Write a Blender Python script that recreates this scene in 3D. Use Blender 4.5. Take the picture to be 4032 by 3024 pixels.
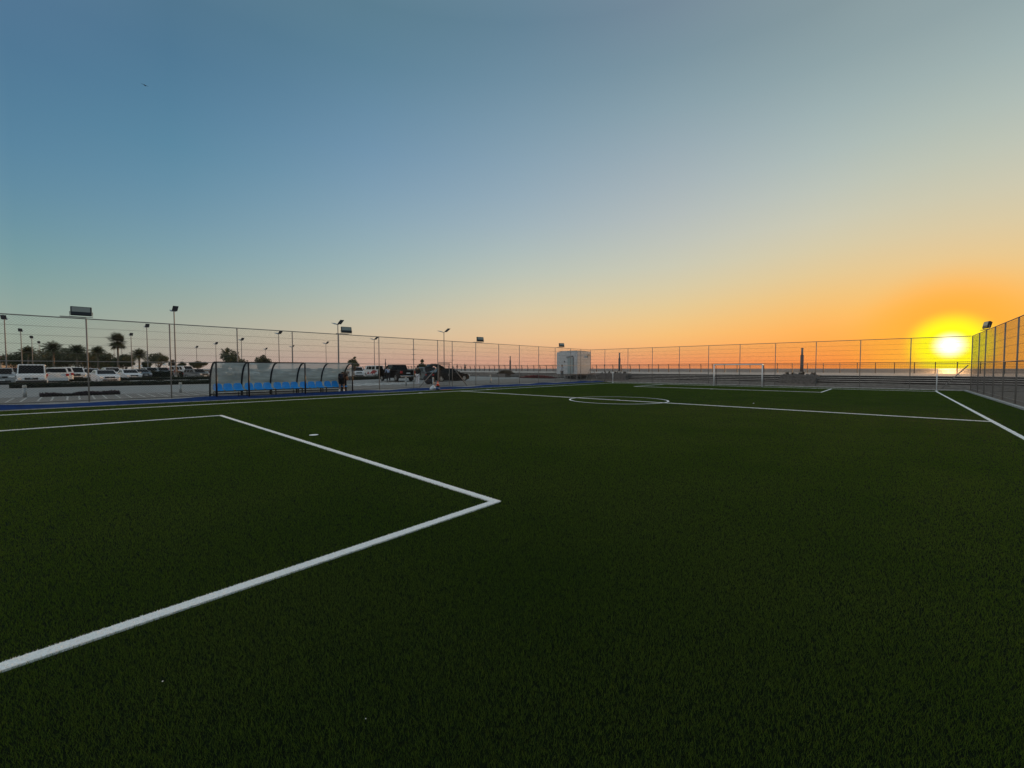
import bpy, bmesh, math, random
import numpy as np
from mathutils import Vector, Matrix
random.seed(7); rng = np.random.default_rng(7)
R = math.radians; PI = math.pi
for o in list(bpy.data.objects): bpy.data.objects.remove(o)
scene = bpy.context.scene
COL = scene.collection

# ------------------------------------------------------------------ camera
F_PX, PITCH, ROLL, YAW = 1611.73, 0.03792, -0.00059, -0.7490
EYE = Vector((9.878, -18.266, 1.57))
cp, sp = math.cos(PITCH), math.sin(PITCH)
FWD = Vector((math.sin(YAW)*cp, math.cos(YAW)*cp, -sp))
RGT = Vector((math.cos(YAW), -math.sin(YAW), 0))
UPV = RGT.cross(FWD)
R2 = math.cos(ROLL)*RGT + math.sin(ROLL)*UPV
U2 = -math.sin(ROLL)*RGT + math.cos(ROLL)*UPV
cd = bpy.data.cameras.new('camera'); cam = bpy.data.objects.new('camera', cd); COL.objects.link(cam)
cd.sensor_width = 36; cd.lens = F_PX/4032*36; cd.clip_start = 0.05; cd.clip_end = 20000
cam.matrix_world = Matrix(((R2.x, U2.x, -FWD.x, EYE.x), (R2.y, U2.y, -FWD.y, EYE.y), (R2.z, U2.z, -FWD.z, EYE.z), (0, 0, 0, 1)))
scene.camera = cam

# surveying helpers: turn a bearing read off the photo into a place in the world at a known plane or distance
def ray(u, v=1451): return FWD + R2*((u-2016)/F_PX) - U2*((v-1512)/F_PX)
def at_x(u, x): d = ray(u); return EYE.y + (x-EYE.x)/d.x*d.y
def at_y(u, y): d = ray(u); return EYE.x + (y-EYE.y)/d.y*d.x
def at_depth(u, D): d = ray(u); return EYE.x+d.x*D, EYE.y+d.y*D

# ------------------------------------------------------------------ sun and sky
SUN = Vector((0.06855, 0.99692, 0.03797)).normalized()
sl = bpy.data.lights.new('sun', 'SUN'); so = bpy.data.objects.new('sun', sl); COL.objects.link(so)
sl.energy = 2.3; sl.angle = R(0.5); sl.color = (1.0, 0.52, 0.20)
so.rotation_euler = SUN.to_track_quat('Z', 'Y').to_euler()

w = bpy.data.worlds.new('World'); scene.world = w; w.use_nodes = True
nt = w.node_tree; nt.nodes.clear()
def N(t, **k):
    n = nt.nodes.new(t)
    for a, b in k.items(): setattr(n, a, b)
    return n
def L(a, b): nt.links.new(a, b)
def M(op, a, b=None, c=None, clamp=False):
    n = N('ShaderNodeMath', operation=op, use_clamp=clamp)
    for i, s in enumerate((a, b, c)):
        if s is None: continue
        if isinstance(s, (int, float)): n.inputs[i].default_value = s
        else: L(s, n.inputs[i])
    return n.outputs[0]
def lin(c): return tuple(((x/255)/12.92 if x/255 <= .04045 else ((x/255+.055)/1.055)**2.4) for x in c)
tc = N('ShaderNodeTexCoord'); sx = N('ShaderNodeSeparateXYZ'); L(tc.outputs['Generated'], sx.inputs[0])
X, Y, Z = sx.outputs
el = M('MULTIPLY', M('ARCSINE', Z), 180/PI)
hor = M('SQRT', M('ADD', M('ADD', M('MULTIPLY', X, X), M('MULTIPLY', Y, Y)), 1e-9))
sh = Vector((SUN.x, SUN.y)).normalized()
cosd = M('DIVIDE', M('ADD', M('MULTIPLY', X, sh.x), M('MULTIPLY', Y, sh.y)), hor)
daz = M('MULTIPLY', M('ARCCOSINE', M('MINIMUM', M('MAXIMUM', cosd, -1.0), 1.0)), 180/PI)
elp = M('POWER', M('DIVIDE', M('MAXIMUM', el, 0.0), 90.0), 0.5)
# measured sky colours: rows are photograph heights, columns are bearings away from the sun
VS = [50, 300, 600, 850, 1050, 1200, 1320, 1420]
SKY = {
 97.3: (70,   [(70,110,143),(74,118,148),(82,129,158),(97,141,160),(115,155,158),(138,162,155),(150,165,150),(148,158,146)]),
 85.0: (750,  [(70,110,136),(80,122,150),(90,137,162),(112,150,170),(133,166,172),(156,171,160),(176,174,158),(176,160,152)]),
 66.2: (1450, [(82,120,140),(95,134,158),(112,148,175),(135,165,182),(155,180,182),(180,188,174),(206,188,160),(198,164,148)]),
 45.7: (2050, [(92,125,146),(110,142,162),(132,160,178),(155,176,188),(182,194,186),(212,202,170),(233,194,145),(220,164,138)]),
 25.4: (2650, [(112,132,150),(127,155,166),(155,172,182),(180,188,188),(202,202,182),(226,203,152),(248,193,116),(243,153,100)]),
 9.5:  (3250, [(126,146,153),(146,168,172),(172,188,186),(202,202,184),(222,202,154),(244,190,108),(254,168,76),(251,144,70)]),
 0.0:  (3740, [(140,158,162),(160,178,177),(187,195,180),(210,200,168),(234,197,136),(250,190,92),(254,176,66),(250,150,52)]),
}
def el_of(u, v): d = ray(u, v).normalized(); return math.degrees(math.asin(d.z))
ZEN = lin((182, 190, 190))  # zenith above the view, lifted to add fill light on the ground
def column(k):
    u, cs = SKY[k]
    pts = [(max(el_of(u, v), .2), lin(c)) for v, c in zip(VS, cs)]
    pts.sort()
    # towards the zenith every bearing runs together
    pts.append((62, tuple(.5*a+.5*b for a, b in zip(pts[-1][1], ZEN)))); pts.append((90, ZEN))
    return [p[0] for p in pts], np.array([p[1] for p in pts])
cols = {k: column(k) for k in SKY}
# the side of the sky away from the sun (behind the camera): pale pinkish, unseen and brightened as added fill light for the ground
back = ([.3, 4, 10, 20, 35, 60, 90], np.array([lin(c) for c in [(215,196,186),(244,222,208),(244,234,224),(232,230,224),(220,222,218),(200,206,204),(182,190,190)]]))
def val(k, e):
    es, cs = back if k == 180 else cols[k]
    s = (e/90)**.5; xs = [(x/90)**.5 for x in es]
    return np.array([np.interp(s, xs, cs[:, i]) for i in range(3)])
def smooth(k, e):
    s = (e/90)**.5; t = 0; a = np.zeros(3)
    for d in (-.05, -.03, -.015, 0, .015, .03, .05):
        g = math.exp(-(d/.03)**2); a += g*val(k, max(1e-4, min(90, 90*max(s+d, 0)**2))); t += g
    return a/t
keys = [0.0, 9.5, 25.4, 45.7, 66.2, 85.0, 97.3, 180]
bins = [0, 5, 10, 18, 26, 36, 46, 56, 66, 76, 86, 97, 125, 180]
def at(az, e):
    out = np.zeros(3); t = 0
    for d in (-5, 0, 5):
        a = min(180, abs(az+d)); i = max(j for j in range(len(keys)) if keys[j] <= a); j = min(i+1, len(keys)-1)
        f = 0 if i == j else (a-keys[i])/(keys[j]-keys[i])
        g = 2 if d == 0 else 1
        out += g*((1-f)*smooth(keys[i], e)+f*smooth(keys[j], e)); t += g
    return out/t
prev = None
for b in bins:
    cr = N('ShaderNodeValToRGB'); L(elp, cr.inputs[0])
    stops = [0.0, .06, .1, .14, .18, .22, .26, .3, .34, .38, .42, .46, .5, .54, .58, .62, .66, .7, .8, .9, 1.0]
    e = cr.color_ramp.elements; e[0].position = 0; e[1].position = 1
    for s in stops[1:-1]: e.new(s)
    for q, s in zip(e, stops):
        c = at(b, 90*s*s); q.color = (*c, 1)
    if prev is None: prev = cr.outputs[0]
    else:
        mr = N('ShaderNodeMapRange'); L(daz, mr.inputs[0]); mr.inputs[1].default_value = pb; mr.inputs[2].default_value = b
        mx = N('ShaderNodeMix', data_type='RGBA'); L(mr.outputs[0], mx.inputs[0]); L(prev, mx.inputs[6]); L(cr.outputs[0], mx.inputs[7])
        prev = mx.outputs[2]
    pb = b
# glow of the low sun
dot = N('ShaderNodeVectorMath', operation='DOT_PRODUCT'); L(tc.outputs['Generated'], dot.inputs[0]); dot.inputs[1].default_value = SUN
gam = M('MULTIPLY', M('ARCCOSINE', M('MINIMUM', dot.outputs['Value'], 1.0)), 180/PI)
def glow(prev, c, r1, r0):
    mr = N('ShaderNodeMapRange', interpolation_type='SMOOTHERSTEP'); L(gam, mr.inputs[0]); mr.inputs[1].default_value = r1; mr.inputs[2].default_value = r0
    mr.inputs[3].default_value = 0; mr.inputs[4].default_value = 1
    mx = N('ShaderNodeMix', data_type='RGBA'); L(mr.outputs[0], mx.inputs[0]); L(prev, mx.inputs[6]); mx.inputs[7].default_value = (*c, 1)
    return mx.outputs[2]
prev = glow(prev, (1.0, .42, .045), 9.0, 2.2)
prev = glow(prev, (1.05, .98, .012), 3.8, 1.4)
prev = glow(prev, (1.7, 1.65, 1.35), 1.6, .1)
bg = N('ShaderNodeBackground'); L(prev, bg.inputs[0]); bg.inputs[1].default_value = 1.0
# a trace of the physical sky keeps the far dome in step with the sun
st = N('ShaderNodeTexSky', sky_type='NISHITA'); st.sun_disc = False
st.sun_elevation = math.asin(SUN.z); st.sun_rotation = math.atan2(SUN.x, SUN.y)
bg2 = N('ShaderNodeBackground'); L(st.outputs[0], bg2.inputs[0]); bg2.inputs[1].default_value = 0.003
ad = N('ShaderNodeAddShader'); L(bg.outputs[0], ad.inputs[0]); L(bg2.outputs[0], ad.inputs[1])
wo = N('ShaderNodeOutputWorld'); L(ad.outputs[0], wo.inputs[0])
vs = scene.view_settings; vs.view_transform = 'Standard'; vs.look = 'None'; vs.gamma = 1; vs.exposure = 0.0; vs.use_curve_mapping = False

# ------------------------------------------------------------------ materials
MATS = {}
def mat(name, col, rough=.6, metal=0, noise=0, scale=8, bump=0, spec=.5, col2=None, trans=0, coat=0, detail=4, stretch=None):
    if name in MATS: return MATS[name]
    m = bpy.data.materials.new(name); m.use_nodes = True; t = m.node_tree; b = t.nodes['Principled BSDF']
    b.inputs['Base Color'].default_value = (*col, 1); b.inputs['Roughness'].default_value = rough
    b.inputs['Metallic'].default_value = metal; b.inputs['Specular IOR Level'].default_value = spec
    b.inputs['Coat Weight'].default_value = coat; b.inputs['Coat Roughness'].default_value = .05
    if noise or bump:
        tcn = t.nodes.new('ShaderNodeTexCoord'); nz = t.nodes.new('ShaderNodeTexNoise')
        nz.inputs['Scale'].default_value = scale; nz.inputs['Detail'].default_value = detail
        src = tcn.outputs['Object']
        if stretch:
            mp = t.nodes.new('ShaderNodeMapping'); mp.inputs['Scale'].default_value = stretch; t.links.new(src, mp.inputs[0]); src = mp.outputs[0]
        t.links.new(src, nz.inputs['Vector'])
        if noise:
            r = t.nodes.new('ShaderNodeValToRGB'); r.color_ramp.elements[0].position = .3; r.color_ramp.elements[1].position = .7
            c2 = col2 or tuple(min(1, c*(1+noise)) for c in col); c1 = tuple(c*(1-noise) for c in col) if not col2 else col
            r.color_ramp.elements[0].color = (*c1, 1); r.color_ramp.elements[1].color = (*c2, 1)
            t.links.new(nz.outputs[0], r.inputs[0]); t.links.new(r.outputs[0], b.inputs['Base Color'])
        if bump:
            bp = t.nodes.new('ShaderNodeBump'); bp.inputs['Strength'].default_value = bump; bp.inputs['Distance'].default_value = .05
            t.links.new(nz.outputs[0], bp.inputs['Height']); t.links.new(bp.outputs[0], b.inputs['Normal'])
    if trans:
        tr = t.nodes.new('ShaderNodeBsdfTransparent'); mx = t.nodes.new('ShaderNodeMixShader'); mx.inputs[0].default_value = trans
        out = t.nodes['Material Output']; t.links.new(b.outputs[0], mx.inputs[1]); t.links.new(tr.outputs[0], mx.inputs[2]); t.links.new(mx.outputs[0], out.inputs[0])
    MATS[name] = m; return m

TURF_BASE = mat('turf_infill', (.005, .010, .0025), .95, noise=.5, scale=30, spec=.1)
def blade_mat():
    m = mat('turf_blade', (.05, .085, .022), .8, noise=.01, scale=.6, spec=.04)
    t = m.node_tree; r = [n for n in t.nodes if n.type == 'VALTORGB'][0]
    r.color_ramp.elements[0].color = (.072, .130, .016, 1); r.color_ramp.elements[1].color = (.098, .152, .024, 1)
    b = t.nodes['Principled BSDF']; tl = t.nodes.new('ShaderNodeBsdfTranslucent'); t.links.new(r.outputs[0], tl.inputs[0]); mx = t.nodes.new('ShaderNodeMixShader'); mx.inputs[0].default_value = .42
    t.links.new(b.outputs[0], mx.inputs[1]); t.links.new(tl.outputs[0], mx.inputs[2]); t.links.new(mx.outputs[0], t.nodes['Material Output'].inputs[0])
    return m
TURF = blade_mat()
LINE = mat('white_pile', (.92, .92, .91), .8, noise=.06, scale=60, spec=.2)
BLUE_TURF = mat('blue_turf', (.003, .028, .13), .8, noise=.35, scale=5, bump=.4, spec=.2)
EDGE = mat('pale_kerb', (.42, .42, .41), .8, noise=.3, scale=6, bump=.2)
SANDY = mat('sandy_concrete', (.30, .27, .24), .9, noise=.3, scale=3, bump=.3)
GRAVEL = mat('gravel', (.17, .14, .115), .95, noise=.45, scale=4, bump=.6, detail=10)
ASPH = mat('asphalt', (.27, .265, .255), .85, noise=.14, scale=.7, bump=.1, detail=8)
PAVE = mat('paving', (.20, .175, .155), .85, noise=.2, scale=7, bump=.2)
BAND = mat('pale_paver', (.46, .44, .40), .85, noise=.15, scale=5)
DECK = mat('promenade_tile', (.40, .38, .36), .85, spec=.2, noise=.12, scale=2)
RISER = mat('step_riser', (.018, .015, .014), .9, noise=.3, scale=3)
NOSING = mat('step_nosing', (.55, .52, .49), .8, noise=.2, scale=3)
STEEL = mat('galvanised_steel', (.25, .235, .225), .65, .1, spec=.25, noise=.12, scale=4)
WIRE = mat('galvanised_wire', (.14, .12, .11), .6, .1)
RAILM = mat('painted_railing', (.07, .055, .05), .6, .1)
BLACKM = mat('black_paint', (.012, .012, .014), .4, noise=.2, scale=5)
GREYM = mat('grey_rail', (.33, .35, .36), .45, .4)
BLUEP = mat('blue_plastic', (.018, .31, .85), .38, noise=.08, scale=6)
WHITEM = mat('white_steel', (.72, .74, .76), .4, noise=.06, scale=4)
GLASS = mat('dark_glass', (.008, .010, .013), .15, spec=.12)
TYRE = mat('tyre_rubber', (.015, .015, .016), .85)
RIM = mat('alloy_rim', (.5, .51, .52), .3, .8)
LAMPG = mat('lamp_lens', (.75, .76, .78), .12, coat=.6)
REDL = mat('red_lens', (.40, .02, .02), .15, coat=.5)
AMBER = mat('amber_lens', (.7, .22, .02), .2)
PLATE = mat('number_plate_white', (.7, .7, .7), .5)
CHROME = mat('chrome', (.6, .61, .62), .15, .95)
PLASTIC = mat('black_trim', (.02, .02, .022), .6)
BARK = mat('bark', (.12, .09, .065), .9, noise=.35, scale=6, bump=.6)
PALMB = mat('palm_bark', (.16, .125, .09), .9, noise=.35, scale=9, bump=.6)
LEAF = {}
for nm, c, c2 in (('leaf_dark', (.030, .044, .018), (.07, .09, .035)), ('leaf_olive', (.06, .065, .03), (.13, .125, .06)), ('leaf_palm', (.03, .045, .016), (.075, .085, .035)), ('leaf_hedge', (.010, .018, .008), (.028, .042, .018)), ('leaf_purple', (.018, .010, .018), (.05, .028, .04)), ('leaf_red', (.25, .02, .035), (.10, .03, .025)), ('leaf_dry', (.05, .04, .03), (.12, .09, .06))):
    LEAF[nm] = mat(nm, c, .6, noise=.1, scale=1.6, col2=c2, spec=.3)

# ------------------------------------------------------------------ mesh helpers
class MB:
    def __init__(s): s.v = []; s.f = []; s.mi = []
    def add(s, vs, fs, mi=0):
        n = len(s.v); s.v += [tuple(p) for p in vs]; s.f += [tuple(i+n for i in f) for f in fs]; s.mi += [mi]*len(fs); return s
    def box(s, c, d, rz=0, mi=0, m=None):
        x, y, z = (k/2 for k in d)
        vs = [Vector((a*x, b*y, e*z)) for e in (-1, 1) for a, b in ((-1, -1), (1, -1), (1, 1), (-1, 1))]
        mm = Matrix.Rotation(rz, 3, 'Z') if m is None else m
        return s.add([mm@p+Vector(c) for p in vs], [(3, 2, 1, 0), (4, 5, 6, 7), (0, 1, 5, 4), (1, 2, 6, 5), (2, 3, 7, 6), (3, 0, 4, 7)], mi)
    def tube(s, pts, r, n=8, cap=True, mi=0):
        pts = [Vector(p) for p in pts]; rs = r if isinstance(r, (list, tuple)) else [r]*len(pts)
        vs = []; fs = []; ref = None
        for i, p in enumerate(pts):
            t = (pts[min(i+1, len(pts)-1)]-pts[max(i-1, 0)]).normalized()
            if ref is None: ref = Vector((0, 0, 1)) if abs(t.z) < .9 else Vector((1, 0, 0))
            a = t.cross(ref).normalized(); b = t.cross(a).normalized(); ref = -b if False else ref
            for k in range(n):
                q = 2*PI*k/n; vs.append(p+(a*math.cos(q)+b*math.sin(q))*rs[i])
        for i in range(len(pts)-1):
            for k in range(n): fs.append((i*n+k, i*n+(k+1) % n, (i+1)*n+(k+1) % n, (i+1)*n+k))
        if cap: fs.append(tuple(range(n-1, -1, -1))); fs.append(tuple((len(pts)-1)*n+k for k in range(n)))
        return s.add(vs, fs, mi)
    def quad(s, a, b, c, d, mi=0): return s.add([a, b, c, d], [(0, 1, 2, 3)], mi)
    def prism(s, poly, y0, y1, mi=0):          # polygon in x,z extruded along y
        n = len(poly); vs = [(x, y0, z) for x, z in poly]+[(x, y1, z) for x, z in poly]
        return s.add(vs, [tuple(range(n)), tuple(range(2*n-1, n-1, -1))]+[(i, i+n, (i+1) % n+n, (i+1) % n) for i in range(n)], mi)
    def ball(s, c, r, nu=10, nv=7, sc=(1, 1, 1), mi=0):
        vs = []; fs = []
        for i in range(nv+1):
            t = PI*i/nv
            for k in range(nu): p = 2*PI*k/nu; vs.append((c[0]+r*sc[0]*math.sin(t)*math.cos(p), c[1]+r*sc[1]*math.sin(t)*math.sin(p), c[2]+r*sc[2]*math.cos(t)))
        for i in range(nv):
            for k in range(nu): fs.append((i*nu+k, (i+1)*nu+k, (i+1)*nu+(k+1) % nu, i*nu+(k+1) % nu))
        return s.add(vs, fs, mi)
    def build(s, name, mats, parent=None, loc=None, smooth=False, bevel=0, fixn=True, rz=0):
        me = bpy.data.meshes.new(name); me.from_pydata(s.v, [], s.f)
        for m in (mats if isinstance(mats, (list, tuple)) else [mats]): me.materials.append(m)
        if len(set(s.mi)) > 1: me.polygons.foreach_set('material_index', s.mi)
        if fixn:
            bm = bmesh.new(); bm.from_mesh(me); bmesh.ops.recalc_face_normals(bm, faces=bm.faces); bm.to_mesh(me); bm.free()
        o = bpy.data.objects.new(name, me); COL.objects.link(o)
        if smooth: me.polygons.foreach_set('use_smooth', [True]*len(me.polygons))
        if loc is not None: o.location = loc
        o.rotation_euler.z = rz
        if parent is not None: o.parent = parent
        if bevel:
            b = o.modifiers.new('bevel', 'BEVEL'); b.width = bevel; b.segments = 2; b.limit_method = 'ANGLE'; b.angle_limit = R(35)
        return o
def tag(o, label=None, cat=None, group=None, kind=None):
    if label: o['label'] = label
    if cat: o['category'] = cat
    if group: o['group'] = group
    if kind: o['kind'] = kind
    return o
def empty(name, loc, rz=0, label=None, cat=None, group=None):
    o = bpy.data.objects.new(name, None); COL.objects.link(o); o.location = loc; o.rotation_euler.z = rz; o.empty_display_size = .2
    return tag(o, label, cat, group)
def copy_tree(o, parent=None):
    c = o.copy(); COL.objects.link(c); c.parent = parent
    for ch in [x for x in bpy.data.objects if x.parent == o]: copy_tree(ch, c)
    return c
def structure(o): o['kind'] = 'structure'; return o
def sstep(a, b, x): t = max(0, min(1, (x-a)/(b-a))); return t*t*(3-2*t)
def hz(y): return .08+.27*sstep(0, 22, y)     # the ground west of the pitch climbs gently towards the sea
def sheet(name, x0, x1, y0, y1, m, off=0, nx=2, ny=2, zf=None):
    vs = []; fs = []
    for i in range(nx+1):
        for j in range(ny+1):
            x = x0+(x1-x0)*i/nx; y = y0+(y1-y0)*j/ny; vs.append((x, y, (zf(x, y) if zf else 0)+off))
    for i in range(nx):
        for j in range(ny): a = i*(ny+1)+j; fs.append((a, a+ny+1, a+ny+2, a+1))
    return structure(MB().add(vs, fs).build(name, m, fixn=False))

# ------------------------------------------------------------------ the pitch
PX0, PX1, PY0, PY1 = -14.25, 13.5, -27.0, 23.6
HW, HL, BW, BD, CR = 12.057, 21.19, 6.505, 6.269, 2.33
sheet('pitch', PX0, PX1, PY0, PY1, TURF_BASE)
# short pile: every fibre a narrow leaning leaf, thinned out (and widened) with distance
def make_pile():
    pts = []
    n_try = 3_400_000
    # sample radius so that density falls as r^-1.25 beyond 2.2 m
    rmax = 50.0; r0 = 3.0; a = 1.45
    A1 = r0*r0/2; A2 = (r0**a)*(rmax**(2-a)-r0**(2-a))/(2-a)
    uu = rng.random(n_try)*(A1+A2)
    r = np.where(uu < A1, np.sqrt(2*np.minimum(uu, A1)), ((np.maximum(uu-A1, 0))*(2-a)/(r0**a)+r0**(2-a))**(1/(2-a)))
    half = R(66); th = (rng.random(n_try)*2-1)*half
    ang = math.atan2(FWD.y, FWD.x)+th
    x = EYE.x+np.cos(ang)*r; y = EYE.y+np.sin(ang)*r
    keep = (x > PX0+.02) & (x < PX1-.02) & (y > PY0) & (y < PY1-.02) & (r > .35)
    x, y, r = x[keep], y[keep], r[keep]
    for (xa, ya, xb, yb) in lines:
        k_ = ~((x > xa) & (x < xb) & (y > ya) & (y < yb)); x, y, r = x[k_], y[k_], r[k_]
    k_ = ~((np.hypot(x, y) > CR-.05) & (np.hypot(x, y) < CR+.05)) & (np.hypot(x, y+14.45) > .115) & (np.hypot(x, y) > .11); x, y, r = x[k_], y[k_], r[k_]
    sel = rng.random(len(x)) < 1.0
    x, y, r = x[sel], y[sel], r[sel]; n = len(x)
    k = np.maximum(r/3.0, 1)**1.15
    wd = .0019*k*(.7+.6*rng.random(n)); wd = np.minimum(wd, .05)
    h = (.014+.012*rng.random(n))*(1-.45*np.clip((r-8)/10, 0, 1))
    fa = rng.random(n)*2*PI; la = rng.random(n)*2*PI; ln = (.2+.8*rng.random(n))*.014
    dx, dy = np.cos(fa)*wd/2, np.sin(fa)*wd/2
    co = np.zeros((n, 3, 3), np.float32)
    co[:, 0] = np.stack([x-dx, y-dy, np.full(n, .001)], 1); co[:, 1] = np.stack([x+dx, y+dy, np.full(n, .001)], 1)
    co[:, 2] = np.stack([x+np.cos(la)*ln, y+np.sin(la)*ln, h], 1)
    return co
def tri_mesh(name, co, m):
    n = len(co); me = bpy.data.meshes.new(name)
    me.vertices.add(n*3); me.vertices.foreach_set('co', co.reshape(-1))
    me.loops.add(n*3); me.loops.foreach_set('vertex_index', np.arange(n*3, dtype=np.int32))
    me.polygons.add(n); me.polygons.foreach_set('loop_start', np.arange(0, n*3, 3, dtype=np.int32))
    me.update(calc_edges=True); me.materials.append(m)
    o = bpy.data.objects.new(name, me); COL.objects.link(o); return o
# white markings woven into the pile
lines = []   # (x0,y0,x1,y1) rectangles
lw = .09
def hline(xa, xb, y, w_=lw): lines.append((xa, y-w_/2, xb, y+w_/2))
def vline(x, ya, yb, w_=lw): lines.append((x-w_/2, ya, x+w_/2, yb))
h = lw/2
vline(-HW, -HL, HL); vline(HW, -HL, HL); hline(-HW+h, HW-h, HL); hline(-HW+h, HW-h, -HL)
hline(-HW+h, HW-h, 0)
for s in (-1, 1):
    ye = s*(HL-BD)
    hline(-BW-h, BW+h, ye)
    for b in (-BW, BW):
        lo, hi = (ye+h, HL-h) if s > 0 else (-HL+h, ye-h)
        vline(b, lo, hi)
hline(-HW-.45, -HW-h, -3.0); hline(-HW-.45, -HW-h, 3.0); hline(5.2, 5.5, HL+.12, .06)
mb = MB(); ZL = .016
for (xa, ya, xb, yb) in lines:
    mb.box(((xa+xb)/2, (ya+yb)/2, ZL/2+.001), (xb-xa, yb-ya, ZL-.002))
def ring(cx, cy, ra, rb, n=96):
    vs = []; fs = []
    for k in range(n):
        a = 2*PI*k/n
        for r_ in (ra, rb): vs.append((cx+r_*math.cos(a), cy+r_*math.sin(a), ZL+.004))
    for k in range(n): j = (k+1) % n; fs.append((2*k, 2*k+1, 2*j+1, 2*j))
    mb.add(vs, fs)
ring(0, 0, CR-h, CR+h)
for cx, cy, rr in ((0, 0, .11), (0, -14.45, .10), (0, 14.3, .10)):
    mb.add([(cx+rr*math.cos(2*PI*k/24), cy+rr*math.sin(2*PI*k/24), ZL+.006) for k in range(24)], [tuple(range(24))])
pile = tri_mesh('artificial_grass', make_pile(), TURF)
tag(pile, 'short dark green artificial grass pile covering the pitch', 'artificial grass', kind='stuff')

mk = mb.build('pitch_markings', LINE, fixn=True)
structure(mk)
# fibres of the white lines near the viewer
co = []
for (xa, ya, xb, yb) in lines:
    A = (xb-xa)*(yb-ya); n = int(A*60000)
    x = xa-.004+(xb-xa+.008)*rng.random(n); y = ya-.004+(yb-ya+.008)*rng.random(n)
    r = np.hypot(x-EYE.x, y-EYE.y); kp = rng.random(n) < np.minimum(1, (4/r)**1.5); kp &= r < 26
    x, y, r = x[kp], y[kp], r[kp]; n = len(x)
    if not n: continue
    wd = .003*np.maximum(1, r/4); fa = rng.random(n)*2*PI; la = rng.random(n)*2*PI; ln = rng.random(n)*.009
    c = np.zeros((n, 3, 3), np.float32)
    c[:, 0] = np.stack([x-np.cos(fa)*wd/2, y-np.sin(fa)*wd/2, np.full(n, .006)], 1); c[:, 1] = np.stack([x+np.cos(fa)*wd/2, y+np.sin(fa)*wd/2, np.full(n, .015)], 1)
    c[:, 2] = np.stack([x+np.cos(la)*ln, y+np.sin(la)*ln, .014+.012*rng.random(n)], 1); co.append(c)
lf = tri_mesh('white_line_fibres', np.concatenate(co), LINE)
tag(lf, 'white fibres woven along the pitch lines', 'artificial grass', kind='stuff')

# blue border strip with a loose wavy outer edge, its pale seam, and the kerbs
vs = []; fs = []; n = 260
for i in range(n+1):
    y = PY0+(23.9-PY0)*i/n
    wv = .10*math.sin(y*1.1)+.07*math.sin(y*2.7+1)+.04*math.sin(y*6.1)+(.35 if y > 17 else 0)*sstep(17, 21, y)
    wb = .05+.03*math.sin(y*1.7)
    xs = (PX0-.03, PX0-.35, PX0-.7-wv*.3, PX0-1.02-wv); zs = (.012, .02+wb*.3, .05+wb, .125+.045*math.sin(y*1.3)*math.sin(y*.37)+.02)
    vs += [(a, y, b) for a, b in zip(xs, zs)]
for i in range(n):
    for k in range(3): a = i*4+k; fs.append((a, a+4, a+5, a+1))
structure(MB().add(vs, fs).build('blue_turf_border', BLUE_TURF, smooth=True, fixn=False))
structure(MB().box((PX0-.015, (PY0+23.6)/2, .014), (.05, 50.6, .028)).build('turf_seam', EDGE))
structure(MB().box((-.3, 23.66, .035), (27.6, .12, .07)).build('kerb', EDGE))
structure(MB().box((13.56, (PY0+23.72)/2, .035), (.12, 50.7, .07)).build('kerb', EDGE))
structure(MB().box((-16.15, -1.6, .045), (2.0, 51.2, .10)).build('kerb', SANDY))
structure(MB().box((-17.25, -1.6, .055), (.18, 51.2, .14)).build('kerb', PAVE))

# ------------------------------------------------------------------ land, roads, sea
zw = lambda x, y: hz(y)
sheet('plaza_ground', -24.2, -17.3, PY0-60, 26.1, PAVE, -.03, 8, 60, lambda x, y: .11+(hz(y)-.11)*sstep(17.3, 20, -x))
structure(MB().box((-17.6, 24.4, 0), (4.9, 3.4, .17)).build('plaza_corner', SANDY))
sheet('road', -24.2, -40.3, PY0-60, 26.1, ASPH, -.03, 2, 60, zw)
sheet('car_park_ground', -40.3, -420, -420, 46.9, ASPH, -.035, 6, 60, zw)
sheet('gravel_strip', -19, 60, 23.72, 26.3, GRAVEL, 0, 80, 6, lambda x, y: .02+.33*sstep(23.9, 26.1, y)+.03*math.sin(x*2.1)*math.sin(y*3)+.02*math.sin(x*5.3))
sheet('side_ground', 13.62, 90, -90, 23.72, GRAVEL, .02, 10, 10)
sheet('back_ground', -420, 90, -420, PY0, ASPH, -.06, 2, 2)
sheet('promenade', -420, 140, 27.7, 49.4, DECK, .96, 20, 4)
structure(MB().box((-140, 49.5, -1.6), (560, .3, 5.1)).build('sea_wall', DECK))
WATER = mat('sea_water', (.20, .19, .19), .6, spec=.12)
t = WATER.node_tree; tcn = t.nodes.new('ShaderNodeTexCoord'); mp = t.nodes.new('ShaderNodeMapping'); mp.inputs['Scale'].default_value = (.35, 1.0, 1)
nz = t.nodes.new('ShaderNodeTexNoise'); nz.inputs['Scale'].default_value = .6; nz.inputs['Detail'].default_value = 8
bp = t.nodes.new('ShaderNodeBump'); bp.inputs['Strength'].default_value = .5; bp.inputs['Distance'].default_value = .6
t.links.new(tcn.outputs['Object'], mp.inputs[0]); t.links.new(mp.outputs[0], nz.inputs['Vector']); t.links.new(nz.outputs[0], bp.inputs['Height']); t.links.new(bp.outputs[0], t.nodes['Principled BSDF'].inputs['Normal'])
structure(MB().quad((-9000, 49.6, -3), (9000, 49.6, -3), (9000, 9000, -3), (-9000, 9000, -3)).build('sea', WATER, fixn=False))
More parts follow.
